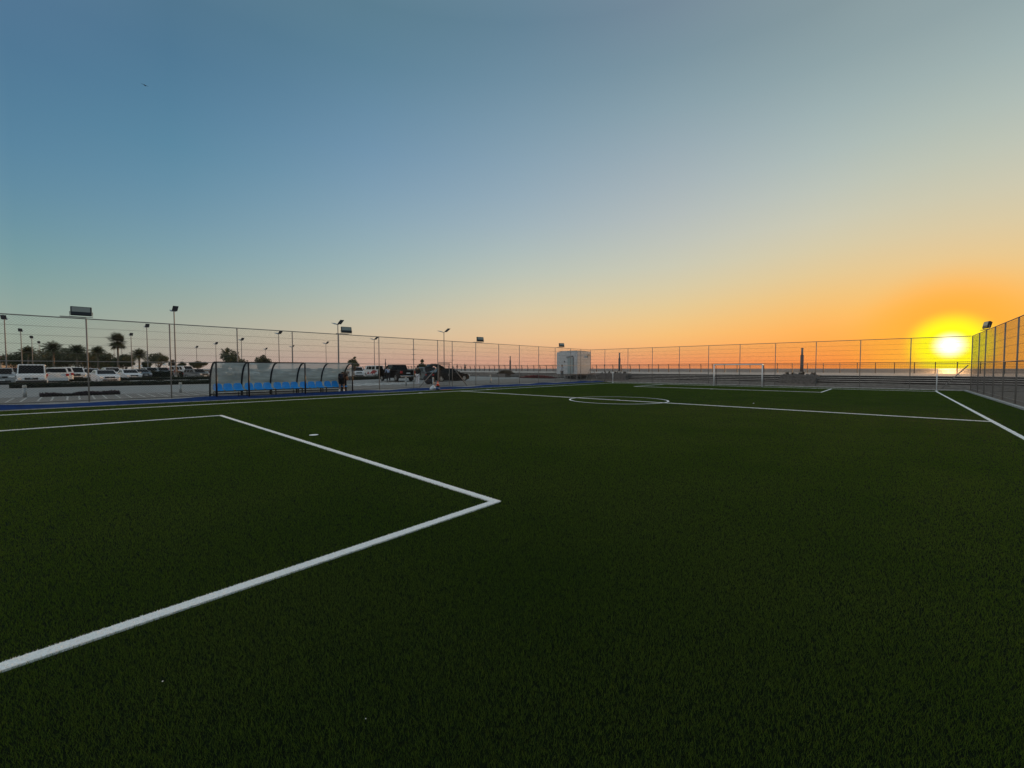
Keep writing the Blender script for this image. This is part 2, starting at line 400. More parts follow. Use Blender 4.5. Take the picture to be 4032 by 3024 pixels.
# terraced steps up to the promenade
SX0, SX1 = -47, 70
mb = MB(); mn = MB(); ny = 4
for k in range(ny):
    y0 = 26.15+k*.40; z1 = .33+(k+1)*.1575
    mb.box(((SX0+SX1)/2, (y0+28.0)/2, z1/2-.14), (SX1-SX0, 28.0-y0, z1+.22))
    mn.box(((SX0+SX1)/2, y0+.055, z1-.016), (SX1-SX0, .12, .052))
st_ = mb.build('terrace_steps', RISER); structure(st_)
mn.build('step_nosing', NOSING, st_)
# pale paver bands across the plaza and hatching
mb = MB(); y = -26.0; k = 0
while y < 22:
    if not (-9 < y < 1 and k % 3):
        for j in range(4):
            xa = -18.3-j*1.25; z = hz(y)-.03+.006
            mb.add([(xa-1.25, y, z), (xa, y, z), (xa, y+.07, z), (xa-1.25, y+.07, z)], [(0, 1, 2, 3)])
    y += .42+.10*(k % 2); k += 1
structure(mb.build('paving_bands', BAND, fixn=False))
mb = MB()
for k in range(7):                                     # white arrow-like hatching beside the road
    y = -1.0+k*1.0; z = hz(y)-.02
    mb.add([(-24.6, y, z), (-29.5, y+.9, z+.004), (-29.5, y+1.2, z+.004), (-24.6, y+.3, z)], [(0, 1, 2, 3)])
structure(mb.build('road_hatching', mat('road_paint', (.75, .75, .73), .7, noise=.2, scale=4), fixn=False))
# low islands / breakwater on the horizon
LAND = mat('far_land', (.30, .27, .28), .9, noise=.2, scale=.02)
for (u0, u1, D, hh) in ((2560, 2600, 1500, 5), (2655, 2700, 1500, 7), (2715, 2735, 1500, 9), (3150, 3280, 1400, 9), (3030, 3075, 1400, 8)):
    xa, ya = at_depth(u0, D); xb, yb = at_depth(u1, D); mb = MB(); n = 14; vs = []; fs = []
    for i in range(n+1):
        f = i/n; x = xa+(xb-xa)*f; y = ya+(yb-ya)*f; z = .55*hh*(math.sin(PI*f)**.5)*(.5+.5*rng.random())
        vs += [(x, y, -3.2), (x, y+12, -3+max(z, .2)), (x, y+24, -3.2)]
    for i in range(n): fs += [(3*i, 3*i+3, 3*i+4, 3*i+1), (3*i+1, 3*i+4, 3*i+5, 3*i+2)]
    structure(mb.add(vs, fs).build('far_shore', LAND))

# ------------------------------------------------------------------ chain-link fences
H_F = 3.79; Z0 = .10
def fence(label, P0, P1, posts, wire=.0023, pitch=.085, base=Z0, skip=None):
    P0 = Vector(P0); P1 = Vector(P1); d = (P1-P0); Lh = d.length; d.normalize(); nrm = Vector((-d.y, d.x))
    o = empty('chain_link_fence', (P0.x, P0.y, 0), math.atan2(d.y, d.x), label, 'fence')
    for s in posts: MB().tube([(s, 0, base-.12), (s, 0, H_F)], .028, 10).build('post', STEEL, o, smooth=True)
    MB().tube([(0, 0, H_F), (Lh, 0, H_F)], .023, 8).build('top_rail', STEEL, o, smooth=True)
    MB().tube([(0, -.02, 1.89), (Lh, -.02, 1.89)], .017, 8).build('middle_rail', STEEL, o, smooth=True)
    for z in (3.37, 2.99, 2.62, 2.25): MB().tube([(0, .015, z), (Lh, .015, z)], .0055, 4).build('tension_wire', WIRE, o)
    if base < .08: MB().tube([(0, .02, .17), (Lh, .02, .17)], .012, 6).build('bottom_rail', STEEL, o)
    # diamond netting
    mb = MB(); z0, z1 = base, H_F-.02; hh = z1-z0; w_ = wire; sp_ = pitch*1.2
    n = int((Lh+hh)/sp_)
    for sgn, yy in ((1, .030), (-1, .036)):
        for k in range(-int(hh/sp_)-1, n+2):
            s0 = k*sp_; sa, za, sb, zb = s0, z0, s0+hh, z1
            if sgn < 0: sa, sb = sb, sa
            a, b = (sa, za), (sb, zb)
            # clip to 0..L
            def clip(p, q):
                (x0, y0), (x1, y1) = p, q
                if x0 > x1: x0, y0, x1, y1 = x1, y1, x0, y0
                if x1 <= 0 or x0 >= Lh: return None
                if x0 < 0: y0 += (y1-y0)*(0-x0)/(x1-x0); x0 = 0
                if x1 > Lh: y1 = y0+(y1-y0)*(Lh-x0)/(x1-x0); x1 = Lh
                return x0, y0, x1, y1
            c = clip(a, b)
            if not c: continue
            x0, y0, x1, y1 = c; q = w_*.707; e = -q if (y1-y0)*(x1-x0) > 0 else q
            mb.add([(x0+e, yy-w_, y0+q), (x0-e, yy-w_, y0-q), (x0, yy+w_, y0), (x1+e, yy-w_, y1+q), (x1-e, yy-w_, y1-q), (x1, yy+w_, y1)], [(0, 1, 4, 3), (1, 2, 5, 4), (2, 0, 3, 5)])
    mb.build('netting', WIRE, o, fixn=False)
    return o
ly = [-17.76, -14.89, -12.03, -9.21, -6.41, -3.57, -.74, 1.48, 2.94, 5.52, 8.33, 11.15, 14.09, 16.86, 19.7, 21.75, 23.85]
lp = [y+26 for y in [-25.9, -23.4, -20.62]+ly]
FL = fence('long tall chain-link fence behind the blue-seated dugout, on the car park side', (-16.5, -26), (-16.5, 24.1), lp)
FL.rotation_euler.z = R(90)
fx = [-16.5, -14.73, -11.82, -9.0, -6.13, -3.31, -.56, 2.26, 5.16, 7.98, 10.82, 13.75]
FF = fence('tall chain-link fence behind the far white goal, facing the sea', (-16.5, 24.1), (13.8, 24.1), [x+16.5 for x in fx[1:-1]], base=.05)
ry = [24.2, 20.9, 18.4, 15.5, 12.8, 9.9, 7.0, 4.1, 1.2, -1.7, -4.6]
FR = fence('chain-link fence along the right touchline, seen nearly edge-on beside the sun', (13.85, 24.1), (13.85, -6), [24.1-y for y in ry if y < 24.05]+[.05], base=.02, wire=.0017)
def brace(par_loc, a, b, o, name='brace'): return MB().tube([Vector(a)-Vector(par_loc), Vector(b)-Vector(par_loc)], .032, 8).build(name, STEEL, o, smooth=True)
# braces, in each fence's own frame (x runs along the fence)
def lb(o, a, b): MB().tube([a, b], .034, 8).build('brace', STEEL, o, smooth=True)
lb(FL, (50.0, .04, 1.75), (48.75, .0, .12)); lb(FF, (.1, -.03, 1.75), (1.0, -.25, .06)); lb(FF, (30.2, -.03, 1.78), (28.9, -.25, .06))
lb(FL, (27.4, .05, 1.60), (25.75, .05, .12)); lb(FL, (29.0, .05, 1.75), (30.55, .05, .12))
for s in (25.26, 28.94+.0, 50.05):
    for z in (3.0, 2.62, 2.25): MB().box((s, 0, z), (.30, .03, .03)).build('wire_bracket', STEEL, FL)
# gate leaf standing between its two posts
g = empty('gate', (-16.5, 1.56, 0), R(90+8), 'narrow grey steel gate leaf ajar in the fence behind the orange cone', 'gate')
fr = MB()
for a, b in (((0, 0, .2), (0, 0, 1.98)), ((1.22, 0, .2), (1.22, 0, 1.98)), ((0, 0, 1.98), (1.22, 0, 1.98)), ((0, 0, .2), (1.22, 0, .2)), ((0, 0, 1.88), (1.22, 0, 1.88))): fr.tube([a, b], .024, 8)
fr.build('gate_frame', STEEL, g, smooth=True)
MB().box((1.16, .03, 1.05), (.04, .06, .18)).build('latch', STEEL, g)
mb = MB()
for k in range(-22, 16):
    for sg in (1, -1):
        xa, xb = k*.09, k*.09+1.68; za, zb = (.2, 1.88) if sg > 0 else (1.88, .2)
        x0 = max(xa, 0); x1 = min(xb, 1.22)
        if x1-x0 < .02: continue
        f0, f1 = (x0-xa)/(xb-xa), (x1-xa)/(xb-xa); z0, z1 = za+(zb-za)*f0, za+(zb-za)*f1
        mb.quad((x0, .01*sg, z0+.002), (x0, .01*sg, z0-.002), (x1, .01*sg, z1-.002), (x1, .01*sg, z1+.002))
mb.build('netting', WIRE, g, fixn=False)
MB().tube([(26.0+1.48, -.03, 2.07), (26.0+2.94, -.03, 2.07)], .024, 8).build('gate_lintel', STEEL, FL, smooth=True)

# floodlights on the fence tops
FLG = mat('floodlight_glass', (.28, .30, .27), .15, spec=.6)
def floodlight(loc, rz, label, w_=.66):
    o = empty('floodlight', loc, rz, label, 'floodlight', 'floodlights on the fence tops')
    m = Matrix.Rotation(R(-12), 3, 'Y')
    MB().box((0, 0, .30), (.10, w_, .40), m=m).build('housing', BLACKM, o, bevel=.02)
    MB().box(m@Vector((.058, 0, .06))+Vector((0, 0, .30)), (.008, w_-.09, .22), m=m).build('lens', FLG, o)
    mb = MB()
    for k in range(9): mb.box(m@Vector((-.08, -w_/2+.06+k*(w_-.12)/8, 0))+Vector((0, 0, .30)), (.07, .012, .34), m=m)
    mb.build('cooling_fins', BLACKM, o)
    MB().tube([(0, -w_/2-.02, .27), (0, -w_/2-.02, .05), (0, w_/2+.02, .05), (0, w_/2+.02, .27)], .014, 6).build('bracket', STEEL, o)
    MB().box((0, -.25, .035), (.10, w_*1.2, .03)).build('mounting_plate', STEEL, o)
    return o
floodlight((-16.5, -17.90, H_F+.02), R(-4), 'large black floodlight on the fence top at the far left of the photo')
floodlight((-16.5, at_x(1366, -16.5), H_F+.02), R(-10), 'black floodlight on the fence top above the right end of the dugout')
floodlight((-16.5, at_x(1891, -16.5), H_F+.02), R(-14), 'black floodlight on the fence top to the right of the gate')
floodlight((-16.5, at_x(2211, -16.5), H_F+.02), R(-18), 'small-looking black floodlight on the fence top beside the white cabin')
floodlight((13.85, 18.4, H_F+.02), R(192), 'floodlight seen from the side on the right fence, lit by the sun')

# ------------------------------------------------------------------ dugout shelter with seats
DY = [-13.35, -11.93, -10.51, -9.09, -7.67, -6.25]; DXF, DXB, DH = -15.1, -16.32, 1.86
POLY = mat('polycarbonate', (.68, .73, .70), .3, noise=.25, scale=1.4, spec=.3, stretch=(1, .5, 3))
t = POLY.node_tree; b_ = t.nodes['Principled BSDF']; rmp = [n for n in t.nodes if n.type == 'VALTORGB'][0]
tl = t.nodes.new('ShaderNodeBsdfTranslucent'); t.links.new(rmp.outputs[0], tl.inputs[0]); tr = t.nodes.new('ShaderNodeBsdfTransparent'); tr.inputs[0].default_value = (.75, .8, .77, 1)
m1 = t.nodes.new('ShaderNodeMixShader'); m1.inputs[0].default_value = .5; m2 = t.nodes.new('ShaderNodeMixShader'); m2.inputs[0].default_value = .38
t.links.new(b_.outputs[0], m1.inputs[1]); t.links.new(tl.outputs[0], m1.inputs[2]); t.links.new(m1.outputs[0], m2.inputs[1]); t.links.new(tr.outputs[0], m2.inputs[2]); t.links.new(m2.outputs[0], t.nodes['Material Output'].inputs[0])
sh_ = empty('dugout_shelter', (DXF, DY[0], .03), 0, 'long curved team shelter with black hoops and smoky clear panels', 'dugout')
def prof(t):     # rear hoop, foot at the back to the front of the roof
    a = t*PI/2
    return Vector((DXB-DXF+(-(DXB-DXF))*(1-math.cos(a)), 0, .0+(DH)*(math.sin(a))**.82 if t > 0 else 0))
def prof_pts(n=14, ins=0):
    pts = []
    for i in range(n+1):
        p = prof(i/n); pts.append(p)
    return pts
for i, y in enumerate(DY):
    MB().tube([Vector((p.x, y-DY[0], p.z)) for p in prof_pts()], .045, 8).build('hoop', BLACKM, sh_, smooth=True)
    if i in (0, 1, 3, 5): MB().tube([(0, y-DY[0]+.05, -.02), (0, y-DY[0]+.05, DH)], .042, 8).build('upright', BLACKM, sh_, smooth=True)
for a, b, m_ in ((0, 3, BLACKM), (3, 5, GREYM)): MB().box((0, (DY[a]+DY[b])/2-DY[0], DH+.01), (.06, DY[b]-DY[a], .06)).build('front_beam', m_, sh_)
for i in range(5):
    y0, y1 = DY[i]-DY[0]+.02, DY[i+1]-DY[0]-.02; vs = []; fs = []; P = [p for p in prof_pts(16) if p.z > .18]
    for p in P: vs += [(p.x-.02, y0, p.z), (p.x-.02, y1, p.z)]
    for k in range(len(P)-1): fs.append((2*k, 2*k+1, 2*k+3, 2*k+2))
    MB().add(vs, fs).build('roof_panel', POLY, sh_, smooth=True, fixn=False)
pe = [(p.x, p.z) for p in prof_pts(14)]+[(0, .25)]
pe = [(x, max(z, .25)) for x, z in pe]
for y in (0, DY[-1]-DY[0]): MB().add([(x, y, z) for x, z in pe], [tuple(range(len(pe)))]).build('end_panel', mat('clear_panel', (.35, .36, .34), .15, trans=.6, spec=.6), sh_, fixn=False)
MB().box((DXB-DXF+.06, 3.55, .20), (.04, 7.1, .06)).build('rear_rail', BLACKM, sh_)
MB().box((DXB-DXF+.55, 3.55, .36), (.10, 7.0, .05)).build('seat_beam', BLACKM, sh_)
MB().box((DXB-DXF+.55, 3.55, .10), (.05, 7.0, .04)).build('foot_beam', BLACKM, sh_)
for y in DY:
    for dy in (-.10, .12):
        yy = min(max(y-DY[0]+dy, .05), 7.05)
        MB().box((DXB-DXF+.55, yy, .16), (.05, .05, .36)).build('bench_leg', BLACKM, sh_)
def seat_mesh():
    # bucket seat: pan curving up into a rounded back, local x forward
    prof_ = [(.20, .0), (.19, .035), (.10, .045), (.0, .03), (-.10, .03), (-.17, .06), (-.20, .14), (-.215, .25), (-.23, .34), (-.235, .37)]
    hw = [.17, .20, .21, .21, .205, .21, .21, .20, .16, .09]; lip = [0, .0, .012, .03, .035, .03, .02, .015, .01, 0]
    vs = []; fs = []; nj = 8
    for side in (0, 1):
        for i, ((x, z), w_, l_) in enumerate(zip(prof_, hw, lip)):
            for j in range(nj+1):
                t = -1+2*j/nj; back_ = i >= 5
                vs.append((x+(l_*2.2*t*t if back_ else 0)-(.014 if side and back_ else 0), t*w_, z+(0 if back_ else l_*t*t)-(0 if back_ else .014*side)))
    m_ = len(prof_)*(nj+1)
    for side in (0, 1):
        for i in range(len(prof_)-1):
            for j in range(nj):
                a = side*m_+i*(nj+1)+j; fs.append((a, a+1, a+nj+2, a+nj+1))
    for i in range(len(prof_)-1):
        for j in (0, nj): a = i*(nj+1)+j; fs.append((a, a+nj+1, a+nj+1+m_, a+m_))
    for i in (0, len(prof_)-1):
        for j in range(nj): a = i*(nj+1)+j; fs.append((a, a+1, a+1+m_, a+m_))
    return MB().add(vs, fs)
SX = DXB+.55
seat0 = None; k = 0
seat_lab = ['leftmost blue bucket seat in the dugout', 'second blue bucket seat from the left end of the dugout', 'third blue bucket seat from the left, just before a hoop',
 'fourth blue bucket seat, just right of the second upright', 'fifth blue bucket seat from the left end', 'sixth blue bucket seat, just left of the middle hoop',
 'seventh blue bucket seat, just right of the middle hoop', 'eighth blue bucket seat, middle of the long row', 'ninth blue bucket seat, just left of the third upright',
 'tenth blue bucket seat, behind the third upright', 'eleventh blue bucket seat, fifth from the right end', 'twelfth blue bucket seat, just left of the grey-roofed hoop',
 'thirteenth blue bucket seat, just right of the last inner hoop', 'fourteenth blue bucket seat, beside the bending person', 'rightmost blue bucket seat, hidden by the bending person']
for b in range(5):
    for j in range(3):
        y = DY[b]+.26+j*.45
        if seat0 is None:
            seat0 = s_ = empty('bucket_seat', (0, 0, 0)); seat_mesh().build('shell', BLUEP, s_, smooth=True); MB().box((0, 0, -.012), (.12, .16, .02)).build('seat_bracket', BLACKM, s_)
        else: s_ = copy_tree(seat0)
        s_.location = (SX, y, .425); tag(s_, seat_lab[k], 'seat', 'blue bucket seats in the dugout'); k += 1

# ------------------------------------------------------------------ goal, corner posts
go = empty('football_goal', (-.16, 21.72, 0), 0, 'small white-framed goal at the far end of the pitch', 'goal')
for s in (-1.92, 1.92): MB().tube([(s, 0, 0), (s, 0, 1.92)], .055, 12).build('goal_post', WHITEM, go, smooth=True)
MB().tube([(-1.975, 0, 1.90), (1.975, 0, 1.90)], .05, 12).build('crossbar', WHITEM, go, smooth=True)
for s in (-1.92, 1.92):
    MB().tube([(s, 0, 1.86), (s, .55, 1.78), (s, .72, .04)], .02, 8).build('rear_post', BLACKM, go, smooth=True)
MB().tube([(-1.92, .72, .05), (1.92, .72, .05)], .022, 8).build('ground_bar', STEEL, go)
mb = MB()
for i in range(33):
    x = -1.92+3.84*i/32; pl = [(x, .02, 1.86), (x, .55, 1.76), (x, .72, .05)]
    for a, b in zip(pl, pl[1:]): mb.tube([a, b], .0012, 3, cap=False)
for i in range(18):
    z = .1+1.66*i/17; yy = .72-.17*(z-.05)/1.71; mb.tube([(-1.92, yy, z), (1.92, yy, z)], .0012, 3, cap=False)
mb.build('net', mat('net_cord', (.3, .3, .3), .8), go, fixn=False)
for x, hh, lab in ((-HW, 1.2, 'slim white corner post at the far left corner of the pitch'), (HW, 1.5, 'slim white corner post at the far right corner, below the sun')):
    o = empty('corner_post', (x, HL, 0), 0, lab, 'corner post', 'corner posts of the far end')
    MB().tube([(0, 0, 0), (0, 0, hh)], .028, 10).build('pole', WHITEM, o, smooth=True); MB().tube([(0, 0, .028), (0, 0, .07)], [.09, .05], 12).build('base', WHITEM, o)

# ------------------------------------------------------------------ promenade railing, poles, planters
rl = empty('promenade_railing', (0, 48.73, .96), 0, 'long sea-front railing of curved posts and thin horizontal rails', 'railing')
RP = [(-.16, 1.30), (-.10, 1.18), (.0, .95), (.06, .65), (.05, .35), (.0, 0)]
post0 = None
for i in range(99):
    x = -136.6+1.70*i+.42
    if post0 is None:
        mb = MB(); vs = []
        for (y, z) in RP: vs += [(-.035, y-.07, z), (.035, y-.07, z), (.035, y+.07, z), (-.035, y+.07, z)]
        fs = [(4*a+k, 4*a+(k+1) % 4, 4*a+4+(k+1) % 4, 4*a+4+k) for a in range(5) for k in range(4)]+[(0, 1, 2, 3), (20, 21, 22, 23)]
        post0 = mb.add(vs, fs).build('post', RAILM, rl); post0.location.x = x
    else: c = post0.copy(); COL.objects.link(c); c.parent = rl; c.location.x = x
for z, y, r_ in ((1.30, -.17, .038), (1.14, -.08, .020), (.98, -.01, .020), (.82, .035, .020), (.66, .06, .020), (.50, .06, .020), (.34, .045, .020), (.19, .02, .020)):
    MB().tube([(-137, y, z), (32, y, z)], r_, 6).build('rail', RAILM, rl)
for (u, top, lab) in ((1518, 1414, 'thin telescopic mast beside the black pickup'), (2009, 1402, 'telescopic mast on the promenade above the dark flower bed'), (2439, 1389, 'telescopic mast behind the left rubble planter'), (3157, 1370, 'tallest telescopic mast, behind the planter right of the goal')):
    y = 41.7; x = at_y(u, y); d = ray(u, top); ht = EYE.z+(y-EYE.y)/d.y*d.z-.96
    o = empty('mast', (x, y, .96), 0, lab, 'mast', 'masts on the promenade')
    MB().tube([(0, 0, 0), (0, 0, ht*.72)], .17, 12).build('lower_tube', mat('mast_paint', (.11, .09, .09), .6), o, smooth=True)
    MB().tube([(0, 0, ht*.72), (0, 0, ht)], .11, 12).build('upper_tube', STEEL, o, smooth=True)
    MB().tube([(0, 0, ht-.06), (0, 0, ht)], .16, 12).build('cap', STEEL, o)
    MB().box((0, 0, .1), (.6, .6, .2)).build('footing', SANDY, o)

def leaf_cloud(mb_pts, centers, n, size, sq=1.0, mi=0):
    """scatter leaf-sized faces through ellipsoidal clumps; returns triangles array"""
    out = []
    tot = sum(c[3]**2 for c in centers)
    for (cx, cy, cz, r_) in centers:
        k = int(n*r_*r_/tot)
        v = rng.normal(size=(k, 3)); v /= np.linalg.norm(v, axis=1)[:, None]; rad = r_*(rng.random(k)**.45)
        p = v*rad[:, None]*np.array([1, 1, sq])+np.array([cx, cy, cz])
        a = rng.normal(size=(k, 3)); a /= np.linalg.norm(a, axis=1)[:, None]; b = rng.normal(size=(k, 3)); b /= np.linalg.norm(b, axis=1)[:, None]
        s = size*(.6+.8*rng.random(k))[:, None]
        t_ = np.zeros((k, 3, 3), np.float32); t_[:, 0] = p-a*s*.5; t_[:, 1] = p+a*s*.5; t_[:, 2] = p+b*s; out.append(t_)
    return np.concatenate(out)
def leaves_obj(name, tri, m, parent):
    o = tri_mesh(name, tri, m); o.parent = parent; return o
CONC = mat('rough_concrete', (.16, .15, .145), .95, noise=.35, scale=5, bump=.6, detail=8)
def planter(u0, u1, yw, lab):
    x0, x1 = at_y(u0, yw), at_y(u1, yw); W_ = x1-x0
    o = empty('planter', (x0, yw, .05), 0, lab, 'planter', 'rough concrete planters beyond the far fence')
    MB().box((W_*.48, .55, .33), (W_*.96, 1.1, .66)).build('lower_tier', CONC, o, bevel=.04)
    MB().box((W_*.53, .62, .80), (W_*.98, .9, .30)).build('upper_tier', CONC, o, bevel=.05)
    mb = MB()
    for k in range(9): mb.ball((W_*(.12+.1*k)+random.uniform(-.05, .05), .55+random.uniform(-.2, .2), .97), random.uniform(.06, .13), 7, 5, (1.3, 1, .8))
    mb.build('rubble', CONC, o)
    c = [(W_*f, .5, 1.02+random.uniform(0, .08), random.uniform(.06, .15)) for f in (.2, .35, .55, .62, .85, .9)]
    leaves_obj('dry_plants', leaf_cloud(None, c, 500, .07), LEAF['leaf_dry'], o)
planter(2352, 2468, 25.3, 'broken two-tier concrete planter just right of the fence corner')
planter(3066, 3219, 25.2, 'long two-tier concrete planter right of the goal with dry plants on top')

# ------------------------------------------------------------------ white cabin on legs
CAB = mat('cabin_panel', (.52, .55, .58), .5, noise=.06, scale=2)
cx0, cx1, cy0, cy1, cz0, cz1 = -21.25, -18.15, 23.5, 26.5, .88, 3.64
o = empty('site_cabin', ((cx0+cx1)/2, (cy0+cy1)/2, .3), 0, 'white box-shaped cabin on short legs behind the fence corner', 'cabin')
wx, wy = cx1-cx0, cy1-cy0; hb = cz0-.3; ht = cz1-.3
pf = [(-wx/2, hb), (wx/2, hb), (wx/2, ht+.02), (-wx/2+wx*.30, ht+.08), (-wx/2, ht-.06)]
MB().prism(pf, -wy/2, wy/2).build('body', CAB, o, bevel=.03)
MB().box((.02, 0, ht+.09), (wx*.9, wy*.98, .03)).build('roof_edge', GREYM, o)
MB().box((.55, -wy/2-.02, hb+1.02), (.80, .035, 1.95)).build('door', mat('cabin_door', (.33, .40, .42), .5), o)
MB().tube([(1.0, -wy/2-.06, hb+.1), (1.0, -wy/2-.06, hb+2.1)], .03, 6).build('door_bar', BLACKM, o)
MB().box((.45, -wy/2-.07, ht-.62), (.95, .12, .04), m=Matrix.Rotation(R(-6), 3, 'Y')).build('door_canopy', BLACKM, o)
MB().box((-.32, -wy/2-.04, hb+1.55), (.08, .06, .18)).build('switch_box', BLACKM, o)
MB().box((wx/2+.10, .95, ht-.38), (.20, .60, .05)).build('side_lamp', BLACKM, o); MB().box((wx/2+.03, .85, ht-.62), (.05, .12, .22)).build('junction_box', GREYM, o)
for a in (-1, 0, 1):
    for b in (-1, 1): MB().box((a*(wx/2-.12), b*(wy/2-.12), (hb)/2-.05), (.09, .09, hb+.1)).build('leg', STEEL, o)
MB().box((.1, -wy/2+.5, .18), (.7, .4, .3)).build('pipework', PLASTIC, o)
MB().ball((-.5, -wy/2+.4, .15), .17, 9, 6).build('tank', GREYM, o)

# ------------------------------------------------------------------ vehicles
def paint(name, c, rough=.35): return mat('paint_'+name, c, rough, coat=.15, spec=.35, noise=.03, scale=2)
WH, SIL, BLK, GRY, RED, DGR = paint('white', (.68, .69, .70)), paint('silver', (.34, .35, .36)), mat('paint_black', (.006, .007, .008), .35, spec=.12, coat=.04, noise=.03, scale=2), paint('grey', (.11, .12, .13)), paint('red', (.30, .03, .035)), paint('maroon', (.09, .02, .025))
KIND = {
 'sedan':  dict(L=4.55, W=1.78, H=1.46, top=[(-2.27, .62), (-2.22, .98), (-1.6, 1.02), (.95, .98), (1.9, .84), (2.2, .70), (2.27, .55)], cab=(-1.78, .98, -1.02, .12), zb=.98, wb=2.65, wr=.32, gz=.22),
 'suv':    dict(L=4.7, W=1.9, H=1.76, top=[(-2.34, .6), (-2.32, 1.12), (1.05, 1.12), (2.05, 1.02), (2.28, .86), (2.35, .6)], cab=(-2.28, 1.08, -1.95, .42), zb=1.10, wb=2.7, wr=.37, gz=.28),
 'van':    dict(L=4.9, W=1.76, H=2.02, top=[(-2.44, .6), (-2.43, 1.2), (2.05, 1.22), (2.36, 1.05), (2.45, .75), (2.45, .5)], cab=(-2.42, 2.10, -2.36, 1.42), zb=1.19, wb=2.6, wr=.33, gz=.26),
 'pickup': dict(L=5.75, W=2.0, H=1.88, top=[(-2.86, .7), (-2.86, 1.22), (1.25, 1.20), (2.6, 1.10), (2.82, .95), (2.86, .6)], cab=(-.95, 1.30, -.72, .62), zb=1.18, wb=3.65, wr=.41, gz=.42),
 'hatch':  dict(L=4.7, W=1.88, H=1.50, top=[(-2.33, .7), (-2.3, 1.02), (1.05, 1.00), (2.0, .86), (2.28, .68), (2.34, .5)], cab=(-2.15, 1.15, -.95, .15), zb=1.0, wb=2.9, wr=.36, gz=.20),
}
def vehicle(name, label, cat, loc, rz, kind, pm, group='cars parked in the car park', opts=()):
    k = KIND[kind]; Lh, W_, H_ = k['L']/2, k['W'], k['H']; o = empty(name, loc, rz, label, cat, group)
    # side outline with wheel arches
    xw = (k['wb']/2+.05, -k['wb']/2+.05); ra = k['wr']+.06; gz = k['gz']
    low = [(Lh-.03, gz+.08)]
    for xc in xw:
        a0 = math.acos(min(1, max(-1, 0))) if False else None
        zc = k['wr']; dzz = gz-zc; hx = math.sqrt(max(ra*ra-dzz*dzz, .01)); t0 = math.atan2(dzz, hx)
        for i in range(9):
            a = t0+(PI-2*t0)*i/8; low.append((xc+ra*math.cos(a), zc+ra*math.sin(a)))
    low.append((-Lh+.03, gz+.08))
    outline = k['top']+low
    cxm, czm = 0, .7
    vs = []; n = len(outline)
    levels = [(-1, .0), (-.93, 1), (0, 1), (.93, 1), (1, 0)]
    for (yf, full) in levels:
        for (x, z) in outline:
            sx_ = 1 if full else .985; zz = z if full else z+(czm-z)*.06
            tap = 1-.13*(abs(x)/Lh)**5
            vs.append((x*sx_*(1 if abs(yf) < .5 else 1-.012*(abs(x)/Lh)**4), yf*W_/2*tap*(1 if yf else 1), zz+(.015*(1-abs(yf)) if z > .8 else 0)))
    fs = []
    for l in range(4):
        for i in range(n): j = (i+1) % n; fs.append((l*n+i, l*n+j, (l+1)*n+j, (l+1)*n+i))
    mb = MB(); mb.add(vs, fs)
    # side caps as fans joined to the sill line keep the arches open
    bm = bmesh.new(); vv = [bm.verts.new(v) for v in vs]
    for f in fs:
        try: bm.faces.new([vv[i] for i in f])
        except ValueError: pass
    for l in (0, 4):
        f = bm.faces.new([vv[l*n+i] for i in range(n)]); bmesh.ops.triangulate(bm, faces=[f])
    bmesh.ops.recalc_face_normals(bm, faces=bm.faces)
    me = bpy.data.meshes.new('body'); bm.to_mesh(me); bm.free(); me.materials.append(pm)
    b = bpy.data.objects.new('body', me); COL.objects.link(b); b.parent = o
    # cabin
    xbr, xbf, xtr, xtf = k['cab']; zb = k['zb']-.02; wbh, wth = W_/2*.955, W_/2*.80
    if kind == 'van': wth = W_/2*.88
    P = {'a': (xbr, -wbh, zb), 'b': (xbf, -wbh*.93, zb), 'c': (xtf, -wth*.96, H_-.03), 'd': (xtr, -wth, H_-.03)}
    Q = {q: Vector((x, -y, z)) for q, (x, y, z) in P.items()}; P = {q: Vector(v) for q, v in P.items()}
    mid1 = Vector(((xtf+xtr)/2, -wth*.9, H_)); mid2 = Vector((mid1.x, -mid1.y, H_))
    bm = bmesh.new(); V_ = [bm.verts.new(v) for v in (P['a'], P['b'], P['c'], P['d'], Q['a'], Q['b'], Q['c'], Q['d'])]
    for f in ((0, 1, 2, 3), (7, 6, 5, 4), (1, 5, 6, 2), (3, 7, 4, 0), (2, 6, 7, 3)): bm.faces.new([V_[i] for i in f])
    roof = [e for e in bm.edges if all(v.co.z > zb+.1 for v in e.verts)]
    bmesh.ops.bevel(bm, geom=roof, offset=.07, segments=3, affect='EDGES', profile=.5)
    bmesh.ops.recalc_face_normals(bm, faces=bm.faces)
    me = bpy.data.meshes.new('cabin'); bm.to_mesh(me); bm.free(); me.materials.append(pm)
    c_ = bpy.data.objects.new('cabin', me); COL.objects.link(c_); c_.parent = o
    def pane(nm, A, B, C, D, u0, u1, v0, v1, m_=GLASS, off=.007):
        nrm = (B-A).cross(D-A).normalized()
        def pt(u, v): return (A.lerp(B, u)).lerp(D.lerp(C, u), v)+nrm*off
        return MB().quad(pt(u0, v0), pt(u1, v0), pt(u1, v1), pt(u0, v1)).build(nm, m_, o, fixn=False)
    pane('windshield', P['b'], Q['b'], Q['c'], P['c'], .05, .95, .06, .90)
    pane('rear_window', Q['a'], P['a'], P['d'], Q['d'], .08, .92, .12 if kind != 'suv' else .2, .88)
    if kind == 'van': spl = ((.04, .33), (.36, .66), (.69, .84))
    elif kind == 'pickup': spl = ((.08, .46), (.50, .80))
    elif kind == 'suv': spl = ((.05, .26), (.29, .55), (.58, .86))
    else: spl = ((.16, .46), (.49, .80))
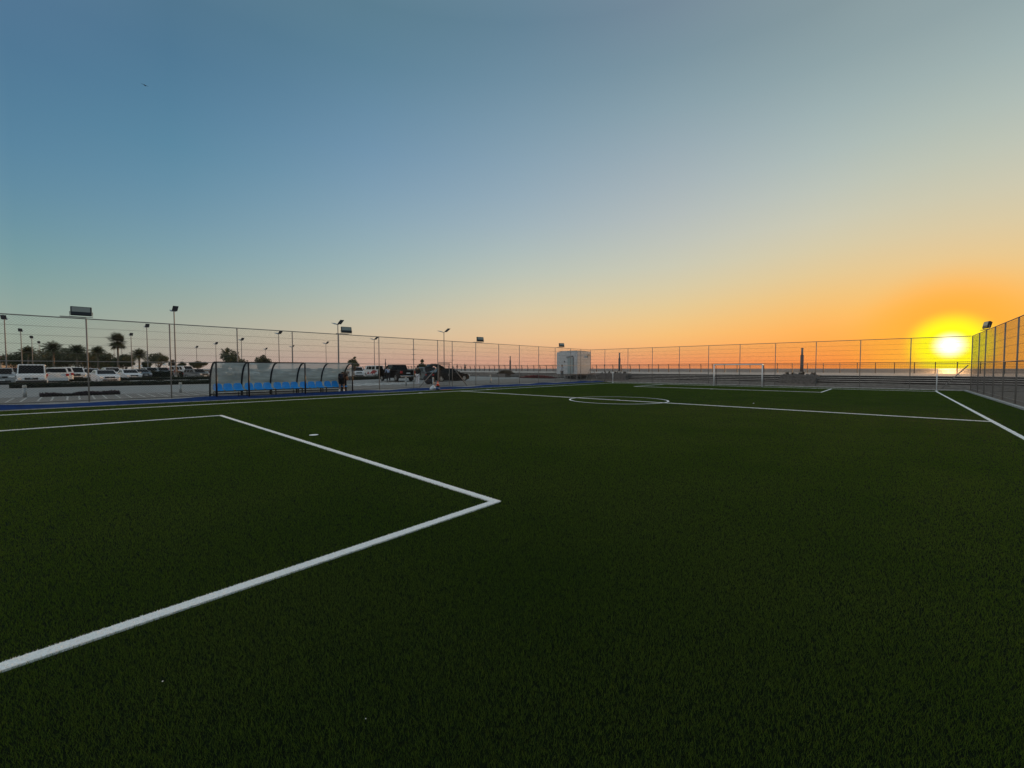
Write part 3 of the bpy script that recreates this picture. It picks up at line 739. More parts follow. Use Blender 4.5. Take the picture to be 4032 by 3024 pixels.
    for s0, s1 in spl:
        pane('side_window', P['a'], P['b'], P['c'], P['d'], s0, s1, .10, .82)
        pane('side_window', Q['b'], Q['a'], Q['d'], Q['c'], 1-s1, 1-s0, .10, .82)
    # wheels
    for xc in xw:
        for s in (-1, 1):
            wh = MB().tube([(0, -.11, 0), (0, -.09, 0), (0, .09, 0), (0, .11, 0)], [k['wr']-.03, k['wr'], k['wr'], k['wr']-.03], 20).build('wheel', TYRE, o, loc=(xc, s*(W_/2-.13), k['wr']), smooth=False)
            rm = MB(); rr = k['wr']*.66; rm.tube([(0, s*.112, 0), (0, s*.118, 0)], rr*.32, 12)
            for q in range(9):
                a = 2*PI*q/9; d = Vector((math.cos(a), 0, math.sin(a))); e = Vector((-math.sin(a), 0, math.cos(a)))*.025
                p0 = d*rr*.2+Vector((0, s*.116, 0)); p1 = d*rr+Vector((0, s*.113, 0)); rm.quad(p0-e, p0+e, p1+e*1.4, p1-e*1.4)
            vs = []; fs = []
            for q in range(20):
                a = 2*PI*q/20
                for r_ in (rr*.9, rr*1.02): vs.append((r_*math.cos(a), s*.114, r_*math.sin(a)))
            for q in range(20): j = (q+1) % 20; fs.append((2*q, 2*q+1, 2*j+1, 2*j))
            rm.add(vs, fs); rm.build('rim', RIM, wh, fixn=False)
    # face
    fz = {'sedan': .66, 'suv': .86, 'van': .80, 'pickup': .92, 'hatch': .68}[kind]; fxx = Lh-.05
    for s in (-1, 1):
        hl = MB().box((fxx-.02, s*(W_/2*.68), fz), (.16, W_*.20, .13 if kind != 'van' else .18), rz=s*-.22); hl.build('headlight', LAMPG, o, bevel=.03)
        MB().box((-Lh+.03, s*(W_/2*.80), fz+.10), (.12, W_*.12, .26 if kind in ('suv', 'pickup', 'van') else .14)).build('tail_light', REDL, o, bevel=.02)
        MB().box((k['cab'][1]-.35, s*(W_/2+.08), k['zb']+.07), (.10, .20, .13)).build('mirror', pm if kind != 'pickup' else PLASTIC, o, bevel=.03)
    gr = MB().box((fxx+.03, 0, fz-.01), (.07, W_*.42, .17 if kind != 'pickup' else .26)).build('grille', PLASTIC, o, bevel=.02)
    MB().ball((fxx+.065, 0, fz), .05, 10, 6, (.25, 1.5, .8)).build('emblem', CHROME, gr)
    lowz = gz+.17
    MB().box((fxx+.02, 0, lowz), (.06, W_*.62, .14)).build('bumper_intake', PLASTIC, o, bevel=.02)
    for s in (-1, 1): MB().box((fxx-.03, s*W_*.385, lowz+.02), (.06, .13, .09)).build('fog_light', PLASTIC, o)
    MB().box((fxx+.055, 0, lowz+.11), (.02, .46, .10)).build('number_plate', PLATE, o)
    MB().box((-Lh-.005, 0, fz), (.02, .46, .10)).build('number_plate', PLATE, o)
    MB().box((-.05, 0, gz+.02), (k['wb']+1.2, W_*.7, .16)).build('underbody', PLASTIC, o)
    if kind == 'pickup':
        MB().box((-1.93, 0, 1.235), (1.72, W_*.84, .02)).build('load_bed', PLASTIC, o)
        MB().box((-2.93, 0, .58), (.16, W_*.92, .20)).build('rear_bumper', CHROME if 'chrome' in opts else PLASTIC, o, bevel=.03)
    if 'dark_bumper' in opts: MB().box((fxx-.03, 0, gz+.19), (.30, W_*.95, .40)).build('front_bumper', PLASTIC, o, bevel=.05)
    if 'boot' in opts:
        hx, hz_ = xtr-.05, H_-.02; tip = Vector((hx-1.15, 0, hz_+.42))
        mb = MB(); w0 = W_*.40
        P_ = [Vector((hx+.25, 0, hz_-.12)), Vector((hx-.1, 0, hz_+.20)), Vector((hx-.75, 0, hz_+.48)), Vector((hx-1.25, 0, hz_+.38)), Vector((hx-1.45, 0, hz_+.16))]
        vs = []; fs = []
        for i_, p in enumerate(P_):
            for yy in (-w0, w0):
                for dz in (.0, -.09): vs.append((p.x, yy*(1-.02*i_), p.z+dz))
        for i_ in range(len(P_)-1):
            a = i_*4; b_ = a+4; fs += [(a, a+2, b_+2, b_), (a+1, b_+1, b_+3, a+3), (a, b_, b_+1, a+1), (a+2, a+3, b_+3, b_+2)]
        fs += [(0, 1, 3, 2), (4*(len(P_)-1), 4*(len(P_)-1)+2, 4*(len(P_)-1)+3, 4*(len(P_)-1)+1)]
        tg = mb.add(vs, fs).build('tailgate', pm, o, smooth=True)
        MB().quad((hx-.2, -w0*.75, hz_+.26), (hx-.2, w0*.75, hz_+.26), (hx-.9, w0*.72, hz_+.50), (hx-.9, -w0*.72, hz_+.50)).build('tailgate_glass', GLASS, tg, fixn=False)
        for s in (-1, 1): MB().tube([(hx-.45, s*w0*.85, hz_-.35), (hx-.7, s*w0*.85, hz_+.38)], .015, 6).build('gas_strut', STEEL, o)
    if 'door' in opts:
        dr = MB(); hx = k['cab'][1]-.35
        dr.prism([(0, .48), (0, 1.18), (-.12, 1.22), (-1.05, 1.22), (-1.08, .5)], -.04, .04)
        d_ = dr.build('door', pm, o, loc=(hx+.05, W_/2+.02, 0), rz=R(-62), bevel=.02)
        MB().prism([(-.12, 1.22), (-.45, 1.72), (-.92, 1.74), (-1.02, 1.22)], -.012, .012).build('door_window', GLASS, d_)
        d2 = MB().prism([(0, .48), (0, 1.20), (-.8, 1.20), (-.95, .75), (-.85, .5)], -.04, .04).build('door', pm, o, loc=(hx-1.10, W_/2+.02, 0), rz=R(-48), bevel=.02)
        MB().prism([(-.04, 1.20), (-.08, 1.74), (-.62, 1.70), (-.78, 1.20)], -.012, .012).build('door_window', GLASS, d2)
    return o
def park(name, label, cat, u, x, kind, pm, rz=0, opts=(), y=None, z=None, group='cars parked in the car park'):
    k = KIND[kind]; yy = at_x(u, x) if y is None else y
    hx = math.cos(rz)*k['L']/2; hy_ = math.sin(rz)*k['L']/2
    return vehicle(name, label, cat, (x-hx, yy-hy_, (hz(yy) if z is None else z)-.03), rz, kind, pm, group, opts)
GZ = 0.0
park('parked_suv', 'pale SUV cut off by the left edge of the photo', 'car', 2, -52, 'suv', SIL, R(4), z=-.05)
park('parked_van', 'white van with wide windscreen facing the pitch, left of the first fence post', 'van', 122, -42.6, 'van', WH, R(1), ('dark_bumper',), z=-.02)
park('parked_car', 'dark car tucked behind the left side of the white van', 'car', 45, -66, 'suv', DGR, R(3), z=0)
park('parked_car', 'white hatchback seen from behind, right of the white van', 'car', 206, -60, 'suv', WH, R(185), z=-.02)
park('parked_suv', 'white SUV with dark glass and red lights beyond the rear of the white hatchback', 'car', 226, -66, 'suv', WH, R(186), z=.02)
park('parked_pickup', 'white pickup front with black grille, just left of the first tall fence post', 'pickup', 297, -62.5, 'pickup', WH, R(3), z=-.05)
park('parked_car', 'white car half hidden behind the first tall fence post', 'car', 368, -72, 'suv', WH, R(6), z=-.1)
park('parked_car', 'long dark maroon car behind the white sedans', 'car', 405, -86, 'suv', DGR, R(60), z=0)
park('parked_sedan', 'white sedan nearest the hedge, its corner glowing in the sun', 'car', 432, -49.5, 'sedan', WH, R(7), z=.05)
park('parked_suv', 'white SUV behind the sunlit white sedan', 'car', 450, -72, 'suv', WH, R(4), z=.03)
park('parked_car', 'white car mostly hidden between two white sedans', 'car', 498, -74, 'suv', WH, R(4), z=-.2)
park('parked_sedan', 'white sedan with V-shaped grille, second row, left of a lamp post', 'car', 529, -62.5, 'sedan', WH, R(9), z=.05)
park('parked_car', 'low grey car beyond the V-grille sedan', 'car', 575, -80, 'sedan', GRY, R(9), z=.05)
park('parked_suv', 'silver SUV behind the far hedge with one bright headlight', 'car', 612, -90, 'suv', SIL, R(12), z=.1)
park('parked_car', 'dark car behind the second fence post from the left', 'car', 657, -92, 'suv', GRY, R(12), z=.1)
park('parked_car', 'reddish car beyond the tall lamp post', 'car', 712, -104, 'suv', RED, R(60), z=0)
park('parked_van', 'white van with bright headlight beyond the far hedge', 'van', 752, -88, 'van', WH, R(24), z=.15)
park('parked_suv', 'grey SUV with pale number plate just left of the dugout', 'car', 808, -76, 'suv', GRY, R(20), z=-.18)
for u, x, lab, pm_, kd in ((905, -80, 'dark SUV seen dimly through the left dugout panel', GRY, 'suv'), (1010, -84, 'pale sedan seen through the second dugout panel', SIL, 'sedan'), (1120, -86, 'dark sedan seen through the third dugout panel', GRY, 'sedan'), (1235, -82, 'grey SUV seen through the fourth dugout panel', GRY, 'suv'), (1320, -80, 'pale SUV seen through the last dugout panel', SIL, 'suv')):
    park('parked_car', lab, 'car', u, x, kd, pm_, R(20), z=.0)
def place(name, label, cat, u, D, kind, pm, rz, opts=(), z=None, group='cars parked in the car park'):
    x, y = at_depth(u, D); return vehicle(name, label, cat, (x, y, (hz(y) if z is None else z)-.03), rz, kind, pm, group, opts)
place('parked_suv', 'white SUV right of the dugout behind the sparse young tree', 'car', 1405, 64, 'suv', WH, R(-18), z=.12)
mv = place('parked_van', 'white minibus with red panels on its side, left of the black pickup', 'van', 1470, 78, 'van', WH, R(178), z=.18)
MB().prism([(-.2, .45), (-1.0, .5), (-2.4, .5), (-2.4, 1.12), (-1.5, 1.12)], .885, .892).build('red_side_panel', RED, mv); MB().prism([(.9, .42), (.3, .9), (-.1, .42)], .885, .892).build('red_side_panel', RED, mv)
pk = vehicle('parked_pickup', 'black pickup with its side doors standing open, tail towards the gate', 'pickup', (-31.6, 6.0+1.0, .15), R(174), 'pickup', BLK, 'cars parked in the car park', ('door', 'chrome'))
place('parked_suv', 'grey SUV between the standing man and the open-booted black car', 'car', 1685, 51, 'suv', GRY, R(-12), z=.05)
bc = vehicle('parked_car', 'black fastback car with its boot wide open, parked beside the gate', 'car', (-26.4, 10.3, .12), R(84), 'hatch', BLK, 'cars parked in the car park', ('boot',))
# the rear bicycle rack / dark cargo standing behind the open boot
def blob_thing(name, lab, cat, loc, balls, m_, group=None):
    mb = MB()
    for c in balls: mb.ball(c[:3], c[3], 9, 6, c[4] if len(c) > 4 else (1, 1, 1))
    o = mb.build(name, m_, loc=loc, smooth=True)
    o.location = loc
    rm = o.modifiers.new('merge', 'REMESH'); rm.mode = 'VOXEL'; rm.voxel_size = .02
    return tag(o, lab, cat, group)
DARKC = mat('dark_cloth', (.02, .022, .03), .85, noise=.3, scale=8)
x_, y_ = at_depth(1686, 38.5)
blob_thing('equipment_bag', 'bulky black equipment bags piled under the open boot', 'bag', (x_, y_, hz(y_)), [(0, 0, .25, .33, (1.3, .9, .8)), (.15, .3, .3, .3), (-.1, -.2, .55, .25), (.1, .1, .75, .22)], DARKC)

# ------------------------------------------------------------------ street lamps, bollards
PANEL = mat('solar_panel', (.02, .025, .04), .2, spec=.7)
lamp0 = None
def lamp(u, top, Hh, z, label):
    global lamp0
    D = (Hh+z-EYE.z)/((1451.3-top)/F_PX); x, y = at_depth(u, D)
    if lamp0 is None:
        o = empty('street_lamp', (0, 0, 0)); 
        MB().tube([(0, 0, 0), (0, 0, 1)], [.095, .065], 10).build('pole', STEEL, o, smooth=True)
        for s in (-1, 1):
            ar = MB().tube([(0, 0, 0), (s*.55, 0, .12)], .035, 6).build('arm', STEEL, o)
            MB().box((s*1.05, 0, .12+.26 if s > 0 else .12+.16), (1.25, .62, .06), m=Matrix.Rotation(-s*R(27 if s > 0 else 14), 3, 'Y')).build('lamp_head', PANEL if s > 0 else GREYM, ar, bevel=.015)
        MB().tube([(0, 0, 0), (0, 0, .5)], .16, 10).build('base', BAND, o)
        lamp0 = o
    else: o = copy_tree(lamp0)
    o.location = (x, y, z); tag(o, label, 'street lamp', 'twin-headed lamp posts of the car park')
    for c in [q for q in bpy.data.objects if q.parent == o]:
        if c.name.startswith('pole'): c.scale.z = Hh
        if c.name.startswith('arm'): c.location.z = Hh-.02
    return o
for a in ((26, 1260, 9.5, .05, 'tall lamp post at the left edge of the photo, left of the white van'), (88, 1307, 9.5, .05, 'lamp post rising above the left half of the white van'), (130, 1333, 9.5, .05, 'lamp post above the middle of the white van roof'),
          (158, 1352, 9.5, .05, 'lamp post above the right side of the white van'), (452, 1366, 9.5, .05, 'lamp post just left of the tall fan palm trunk'), (482, 1348, 9.5, .05, 'lamp post just right of the tall fan palm trunk'),
          (520, 1323, 9.5, .05, 'lamp post above the V-grille white sedan'), (583, 1291, 9.5, .05, 'lamp post right of the V-grille white sedan'), (692, 1229, 9.5, .1, 'tallest lamp post, just right of the second fence post'),
          (776, 1370, 8.5, .1, 'lamp post above the far white van'), (852, 1357, 8.5, .1, 'lamp post above the left end of the dugout'), (953, 1342, 8.5, .1, 'lamp post in front of the round dark tree'),
          (1047, 1377, 8.5, .1, 'short-looking lamp post right of the pointed tree'), (1100, 1317, 8.5, .1, 'lamp post above the middle of the dugout'), (1151, 1368, 8.5, .1, 'lamp post almost hidden by the fourth fence post'),
          (1285, 1355, 8.5, .1, 'lamp post above the right part of the dugout'), (1333, 1280, 8.5, .1, 'tall lamp post beside the floodlight above the dugout'), (1475, 1339, 8.5, .15, 'lamp post behind the fence post at the black pickup'),
          (1749, 1310, 7.6, .9, 'lamp post seen through the gate')): lamp(*a)
bol0 = None
for (u, D, h_, lab) in ((93, 21.8, .65, 'grey bollard in front of the white van'), (708, 26, .65, 'grey bollard left of the dugout'), (1598, 36.0, .75, 'grey bollard behind the black pickup tail'), (1705, 35.5, .75, 'grey bollard beside the black bags at the boot'), (1930.5, 40, .8, 'grey bollard right of the third floodlight')):
    x, y = at_depth(u, D)
    if bol0 is None:
        bol0 = o = empty('bollard', (0, 0, 0)); MB().tube([(0, 0, -.1), (0, 0, .52)], .075, 14).build('shaft', GREYM, o, smooth=True)
        MB().tube([(0, 0, .52), (0, 0, .60), (0, 0, .65)], [.085, .085, .06], 14).build('cap', BAND, o)
    else: o = copy_tree(bol0)
    o.location = (x, y, hz(y)-.03); o.scale = (1, 1, h_/.65); tag(o, lab, 'bollard', 'bollards along the plaza edge')

# ------------------------------------------------------------------ hedges, beds
def hedge(x0, x1, y0, y1, h_, m_, lab, name='hedge', dens=900, leaf=.05, cat='hedge', wob=.05):
    o = empty(name, ((x0+x1)/2, (y0+y1)/2, 0), 0, lab, cat)
    nx, ny = 3, max(4, int((y1-y0)/.5)); vs = []; fs = []
    lx, lyy = x1-x0, y1-y0
    def zz(y): return hz((y0+y1)/2+y)-.05
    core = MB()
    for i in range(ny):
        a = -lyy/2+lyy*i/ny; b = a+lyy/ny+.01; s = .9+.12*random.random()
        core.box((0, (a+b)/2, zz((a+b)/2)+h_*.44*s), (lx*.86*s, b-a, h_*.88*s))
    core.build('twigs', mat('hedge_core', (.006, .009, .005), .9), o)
    n = int(dens*(lx*lyy+2*h_*lyy))
    f = rng.random(n); p = np.zeros((n, 3)); yv = -lyy/2+lyy*rng.random(n); wv = 1+wob*np.sin(yv*2.3)+wob*np.sin(yv*5.1+1)
    face = rng.random(n)*(lx+2*h_); sx_ = np.where(face < lx, face-lx/2, np.where(face < lx+h_, lx/2, -lx/2)); sz = np.where(face < lx, h_, (face-lx) % h_)
    p[:, 0] = sx_*wv+rng.normal(size=n)*.025; p[:, 1] = yv; p[:, 2] = sz*wv+rng.normal(size=n)*.025+np.array([zz(q) for q in yv])
    a = rng.normal(size=(n, 3)); b = rng.normal(size=(n, 3)); a *= leaf/2/np.linalg.norm(a, axis=1)[:, None]; b *= leaf/np.linalg.norm(b, axis=1)[:, None]
    t_ = np.zeros((n, 3, 3), np.float32); t_[:, 0] = p-a; t_[:, 1] = p+a; t_[:, 2] = p+b
    leaves_obj('foliage', t_, m_, o); return o
hedge(-41.2, -40.2, -21.6, 11, .37, LEAF['leaf_hedge'], 'near low clipped hedge edging the road', dens=350, leaf=.08)
hedge(-63, -62, -26, 12, .36, LEAF['leaf_hedge'], 'second low hedge across the car park, behind the sunlit sedan', dens=200, leaf=.10)
hedge(-88, -86.8, at_x(552, -87), at_x(775, -87), 1.0, LEAF['leaf_hedge'], 'taller far hedge in front of the far white van', dens=200, leaf=.14)
hedge(-88, -86.8, at_x(790, -87), 14, .6, LEAF['leaf_hedge'], 'far hedge strip behind the dugout', dens=120, leaf=.16)
hedge(-24.6, -23.7, at_x(152, -24), at_x(468, -24), .15, LEAF['leaf_purple'], 'low strip of dark purple ground cover beside the road', 'flower_bed', dens=900, leaf=.06, cat='flower bed', wob=.2)
def bed(u0, u1, y, D2, m_, lab, h_, z):
    x0, x1 = at_y(u0, y), at_y(u1, y); o = empty('flower_bed', ((x0+x1)/2, y, z), 0, lab, 'flower bed')
    n = 2600; xx = (rng.random(n)+rng.random(n)-1)*(x1-x0)/2*1.0; yy = (rng.random(n)-.5)*D2; hh = h_*(1-(2*xx/(x1-x0))**2)*rng.random(n)**.5
    p = np.stack([xx, yy, hh], 1); a = rng.normal(size=(n, 3)); b = rng.normal(size=(n, 3)); a *= .05/np.linalg.norm(a, axis=1)[:, None]; b *= .11/np.linalg.norm(b, axis=1)[:, None]
    t_ = np.zeros((n, 3, 3), np.float32); t_[:, 0] = p-a; t_[:, 1] = p+a; t_[:, 2] = p+b
    leaves_obj('foliage', t_, m_, o); MB().box((0, 0, h_*.1), ((x1-x0)*.9, D2*.8, h_*.3)).build('soil', mat('soil', (.05, .04, .035), .95), o)
bed(2050, 2185, 22.5, 1.6, LEAF['leaf_red'], 'long low bed of red flowers left of the white cabin', .35, .33)
b_ = bed(1960, 2022, 24.5, 1.0, LEAF['leaf_dry'], 'dark plants in a raised bed below the second mast', .55, .75)
x0, x1 = at_y(1938, 24.4), at_y(2000, 24.4)
bx = MB().box(((x0+x1)/2, 24.4, .55), (x1-x0, 1.2, .5)).build('planter', CONC, bevel=.03); tag(bx, 'low grey concrete planter box left of the red flower bed', 'planter', 'rough concrete planters beyond the far fence')

# ------------------------------------------------------------------ trees
def broad_tree(u, D, top, wpx, label, trunk_h=.35, m_='leaf_dark', z=0, dens=1.0, sq=.8, lumps=9, name='tree', leaf=.26, rs=1.0):
    x, y = at_depth(u, D); H_ = EYE.z+(1451-top)/F_PX*D-z; W_ = wpx/F_PX*D*.75
    o = empty(name, (x, y, z), random.random()*6, label, 'tree'); ch = H_*(1-trunk_h)
    n = 4; tr = MB(); tr.tube([(0, 0, 0), (.1, .05, H_*trunk_h*.6), (0, .1, H_*trunk_h+ch*.3)], [H_*.028+.02, H_*.020+.015, .03], 8)
    cs = []
    for i in range(lumps):
        a = 2*PI*i/lumps+random.uniform(-.4, .4); rr = random.uniform(.25, .75)*W_/2; zc = H_*trunk_h+ch*(.30+.42*random.random()); r_ = W_*random.uniform(.15, .27)*rs
        zc = min(zc, H_-r_*sq); cs.append((rr*math.cos(a), rr*math.sin(a), zc, r_))
        tr.tube([(0, .05, H_*trunk_h*.8), (rr*.5*math.cos(a), rr*.5*math.sin(a), (H_*trunk_h+zc)/2), (rr*math.cos(a), rr*math.sin(a), zc)], [min(.1, H_*.012), min(.06, H_*.008), .015], 5)
    cs.append((0, 0, H_-W_*.2*rs*sq, W_*.2*rs)); cs.append((0, 0, H_*trunk_h+ch*.45, W_*.30*rs*rs))
    tr.build('trunk', BARK, o, smooth=True)
    leaves_obj('crown', leaf_cloud(None, cs, int(3800*dens), leaf*D/110, sq), LEAF[m_], o); return o
def palm(u, D, top, rpx, label, fan=False, z=0, nf=38, droop=1.0):
    rpx *= 1.25
    x, y = at_depth(u, D); H_ = EYE.z+(1451-top)/F_PX*D-z; r_ = rpx/F_PX*D; hc = H_-r_*.8
    o = empty('palm_tree', (x, y, z), 0, label, 'palm tree')
    MB().tube([(0, 0, 0), (.08, 0, hc*.4), (0, .05, hc)], [.26, .20, .17], 9).build('trunk', PALMB, o, smooth=True)
    tri = []
    for i in range(nf):
        a = 2.4*i+random.uniform(-.2, .2); el_ = R(75)*(1-i/nf)**.8-R(35)*(i/nf) if not fan else R(80)-R(145)*(i/nf)
        Lf = r_*random.uniform(.85, 1.12); d = Vector((math.cos(a)*math.cos(el_), math.sin(a)*math.cos(el_), math.sin(el_))); side = Vector((-math.sin(a), math.cos(a), 0))
        pts = []
        for k in range(9):
            t = k/8; p = d*Lf*t+Vector((0, 0, -droop*.45*Lf*t*t*(1-.5*abs(math.sin(el_))))); pts.append(p+Vector((0, 0, hc)))
        if fan:
            c = pts[(1, 3, 4)[i % 3]]
            for j in range(15):
                b = (j-7)/7*1.25; e = (d*math.cos(b)+side*math.sin(b)); e.z -= .25*abs(b); tip = c+e*Lf*.62*(1-.12*abs(b)); q = side.cross(e).normalized()*.0+side*math.cos(b)*.05-d*math.sin(b)*.05
                tri.append((c-q, c+q, tip)); tri.append((c-q*1.5+e*Lf*.25, c+q*1.5+e*Lf*.25, tip))
            tri.append((pts[0], pts[0]+side*.04, pts[3]))
        else:
            for k in range(1, 9):
                p = pts[k]; tg = (pts[k]-pts[k-1]).normalized(); ll = Lf*.36*math.sin(PI*min(1, (k+1)/9.5))+.1
                for s in (-1, 1):
                    for f in (0, .5):
                        b0 = p-tg*Lf/8*f; e = (side*s*.8+tg*.7).normalized(); e.z -= .45; tip = b0+e*ll
                        tri.append((b0-tg*.07, b0+tg*.07, tip))
                tri.append((pts[k-1], pts[k-1]+Vector((0, 0, .05)), p))
    arr = np.array([[tuple(v) for v in t_] for t_ in tri], np.float32)
    leaves_obj('crown', arr, LEAF['leaf_palm'], o); return o
trees = [(62, 125, 1392, 90, 'dusty bushy tree at the far left beside the tiled house'), (110, 120, 1388, 80, 'dark bushy tree behind the van lamp posts'), (165, 128, 1378, 110, 'broad olive-green tree above the white van'),
 (215, 118, 1384, 90, 'dense tree under the second date palm'), (265, 125, 1376, 95, 'broad dusty tree between two date palms'), (325, 120, 1384, 90, 'dense tree just left of the first tall fence post'),
 (375, 126, 1386, 90, 'olive tree just right of the first tall fence post'), (420, 120, 1392, 80, 'dark bushy tree left of the fan palm')]
for i, (u, D, top, wp, lab) in enumerate(trees): broad_tree(u, D, top-8, wp*1.6, lab, .12, ('leaf_olive', 'leaf_dark', 'leaf_olive')[i % 3], dens=1.3)
broad_tree(495, 115, 1392, 105, 'wide dark tree behind the V-grille sedan', .2, 'leaf_dark', dens=1.3)
broad_tree(577, 120, 1421, 50, 'small round shrub-like tree right of the coconut palm', .3, 'leaf_dark', lumps=6, dens=.6)
broad_tree(628, 110, 1387, 95, 'spreading grey-green tree left of the second fence post', .35, 'leaf_olive', lumps=12)
broad_tree(680, 120, 1416, 45, 'small tree just right of the second fence post', .3, 'leaf_dry', dens=.5, lumps=6)
broad_tree(718, 135, 1424, 40, 'small dark tree behind the far white van', .3, 'leaf_dark', dens=.5, lumps=6)
broad_tree(780, 125, 1421, 75, 'low domed tree left of the dugout', .35, 'leaf_olive', sq=.6, lumps=8)
broad_tree(925, 90, 1379, 118, 'round dense dark tree above the left dugout panels', .12, 'leaf_dark', sq=.95, lumps=12, dens=1.8)
broad_tree(1037, 95, 1398, 72, 'pointed dark tree above the second dugout panel', .12, 'leaf_dark', sq=1.1, lumps=8, dens=1.1)
broad_tree(1396, 58, 1404, 68, 'sparse young tree beside the right end of the dugout', .42, 'leaf_olive', z=.1, dens=.22, lumps=17, leaf=.4, rs=.5)
broad_tree(1663, 60, 1417, 42, 'small round-topped tree above the man in white trousers', .45, 'leaf_dark', z=.2, dens=.45, lumps=6, leaf=.35)
palm(112, 112, 1360, 24, 'short date palm above the left of the white van'); palm(212, 108, 1341, 32, 'full date palm right of the van lamp posts'); palm(305, 110, 1352, 30, 'date palm left of the first tall fence post')
palm(387, 112, 1361, 24, 'ragged date palm right of the first tall fence post'); palm(466, 105, 1313, 30, 'tall fan palm on a slim trunk, highest tree in the photo', True, nf=64, droop=.5); palm(549, 112, 1371, 27, 'coconut palm with wide drooping fronds')
palm(893, 92, 1368, 24, 'wispy palm leaning out left of the round dark tree', nf=12)

# ------------------------------------------------------------------ far buildings, canopies
TILE = mat('roof_tile', (.28, .12, .07), .85, noise=.2, scale=3); STUC = mat('stucco', (.42, .36, .30), .9, noise=.1, scale=1)
def house(u0, u1, D, top, lab, roofc=TILE):
    xa, ya = at_depth(u0, D); xb, yb = at_depth(u1, D); W_ = math.hypot(xb-xa, yb-ya); H_ = EYE.z+(1451-top)/F_PX*D
    o = empty('house', ((xa+xb)/2, (ya+yb)/2, 0), math.atan2(yb-ya, xb-xa), lab, 'house')
    MB().box((0, 0, H_*.36), (W_*.9, 8, H_*.72)).build('wall', STUC, o)
    hh = H_*.28
    MB().add([(-W_/2, -4.6, H_*.72), (W_/2, -4.6, H_*.72), (W_/2, 4.6, H_*.72), (-W_/2, 4.6, H_*.72), (-W_/2+2.5, 0, H_), (W_/2-2.5, 0, H_)], [(0, 1, 5, 4), (1, 2, 5), (2, 3, 4, 5), (3, 0, 4), (3, 2, 1, 0)]).build('roof', roofc, o)
    for k in range(4):
        f = MB().box((-W_*.34+k*W_*.225, -4.03, H_*.42), (1.2, .08, 1.5)).build('window', GLASS, o); MB().box((-W_*.34+k*W_*.225, -4.08, H_*.42-.8), (1.4, .14, .1)).build('sill', STUC, f)
house(-60, 66, 150, 1400, 'house with a terracotta tiled roof at the far left edge')
CANV = mat('canvas', (.62, .62, .60), .8, noise=.05, scale=2)
for (u, D, top, wp, lab) in ((650, 125, 1428, 50, 'small white canopy beyond the silver SUV'), (560, 130, 1436, 45, 'low white canopy behind the V-grille sedan'), (1000, 100, 1424, 75, 'pale tent roof peeking over the dugout')):
    x, y = at_depth(u, D); H_ = EYE.z+(1451-top)/F_PX*D; W_ = wp/F_PX*D*.85; o = empty('canopy', (x, y, 0), R(-45), lab, 'canopy', 'pale canopies beyond the car park')
    MB().add([(-W_/2, -W_/2, H_*.8), (W_/2, -W_/2, H_*.8), (W_/2, W_/2, H_*.8), (-W_/2, W_/2, H_*.8), (0, 0, H_)], [(0, 1, 4), (1, 2, 4), (2, 3, 4), (3, 0, 4), (3, 2, 1, 0)]).build('roof', CANV, o)
    for a in (-1, 1):
        for b in (-1, 1): MB().tube([(a*W_*.47, b*W_*.47, 0), (a*W_*.47, b*W_*.47, H_*.8)], .05, 6).build('leg', STEEL, o)

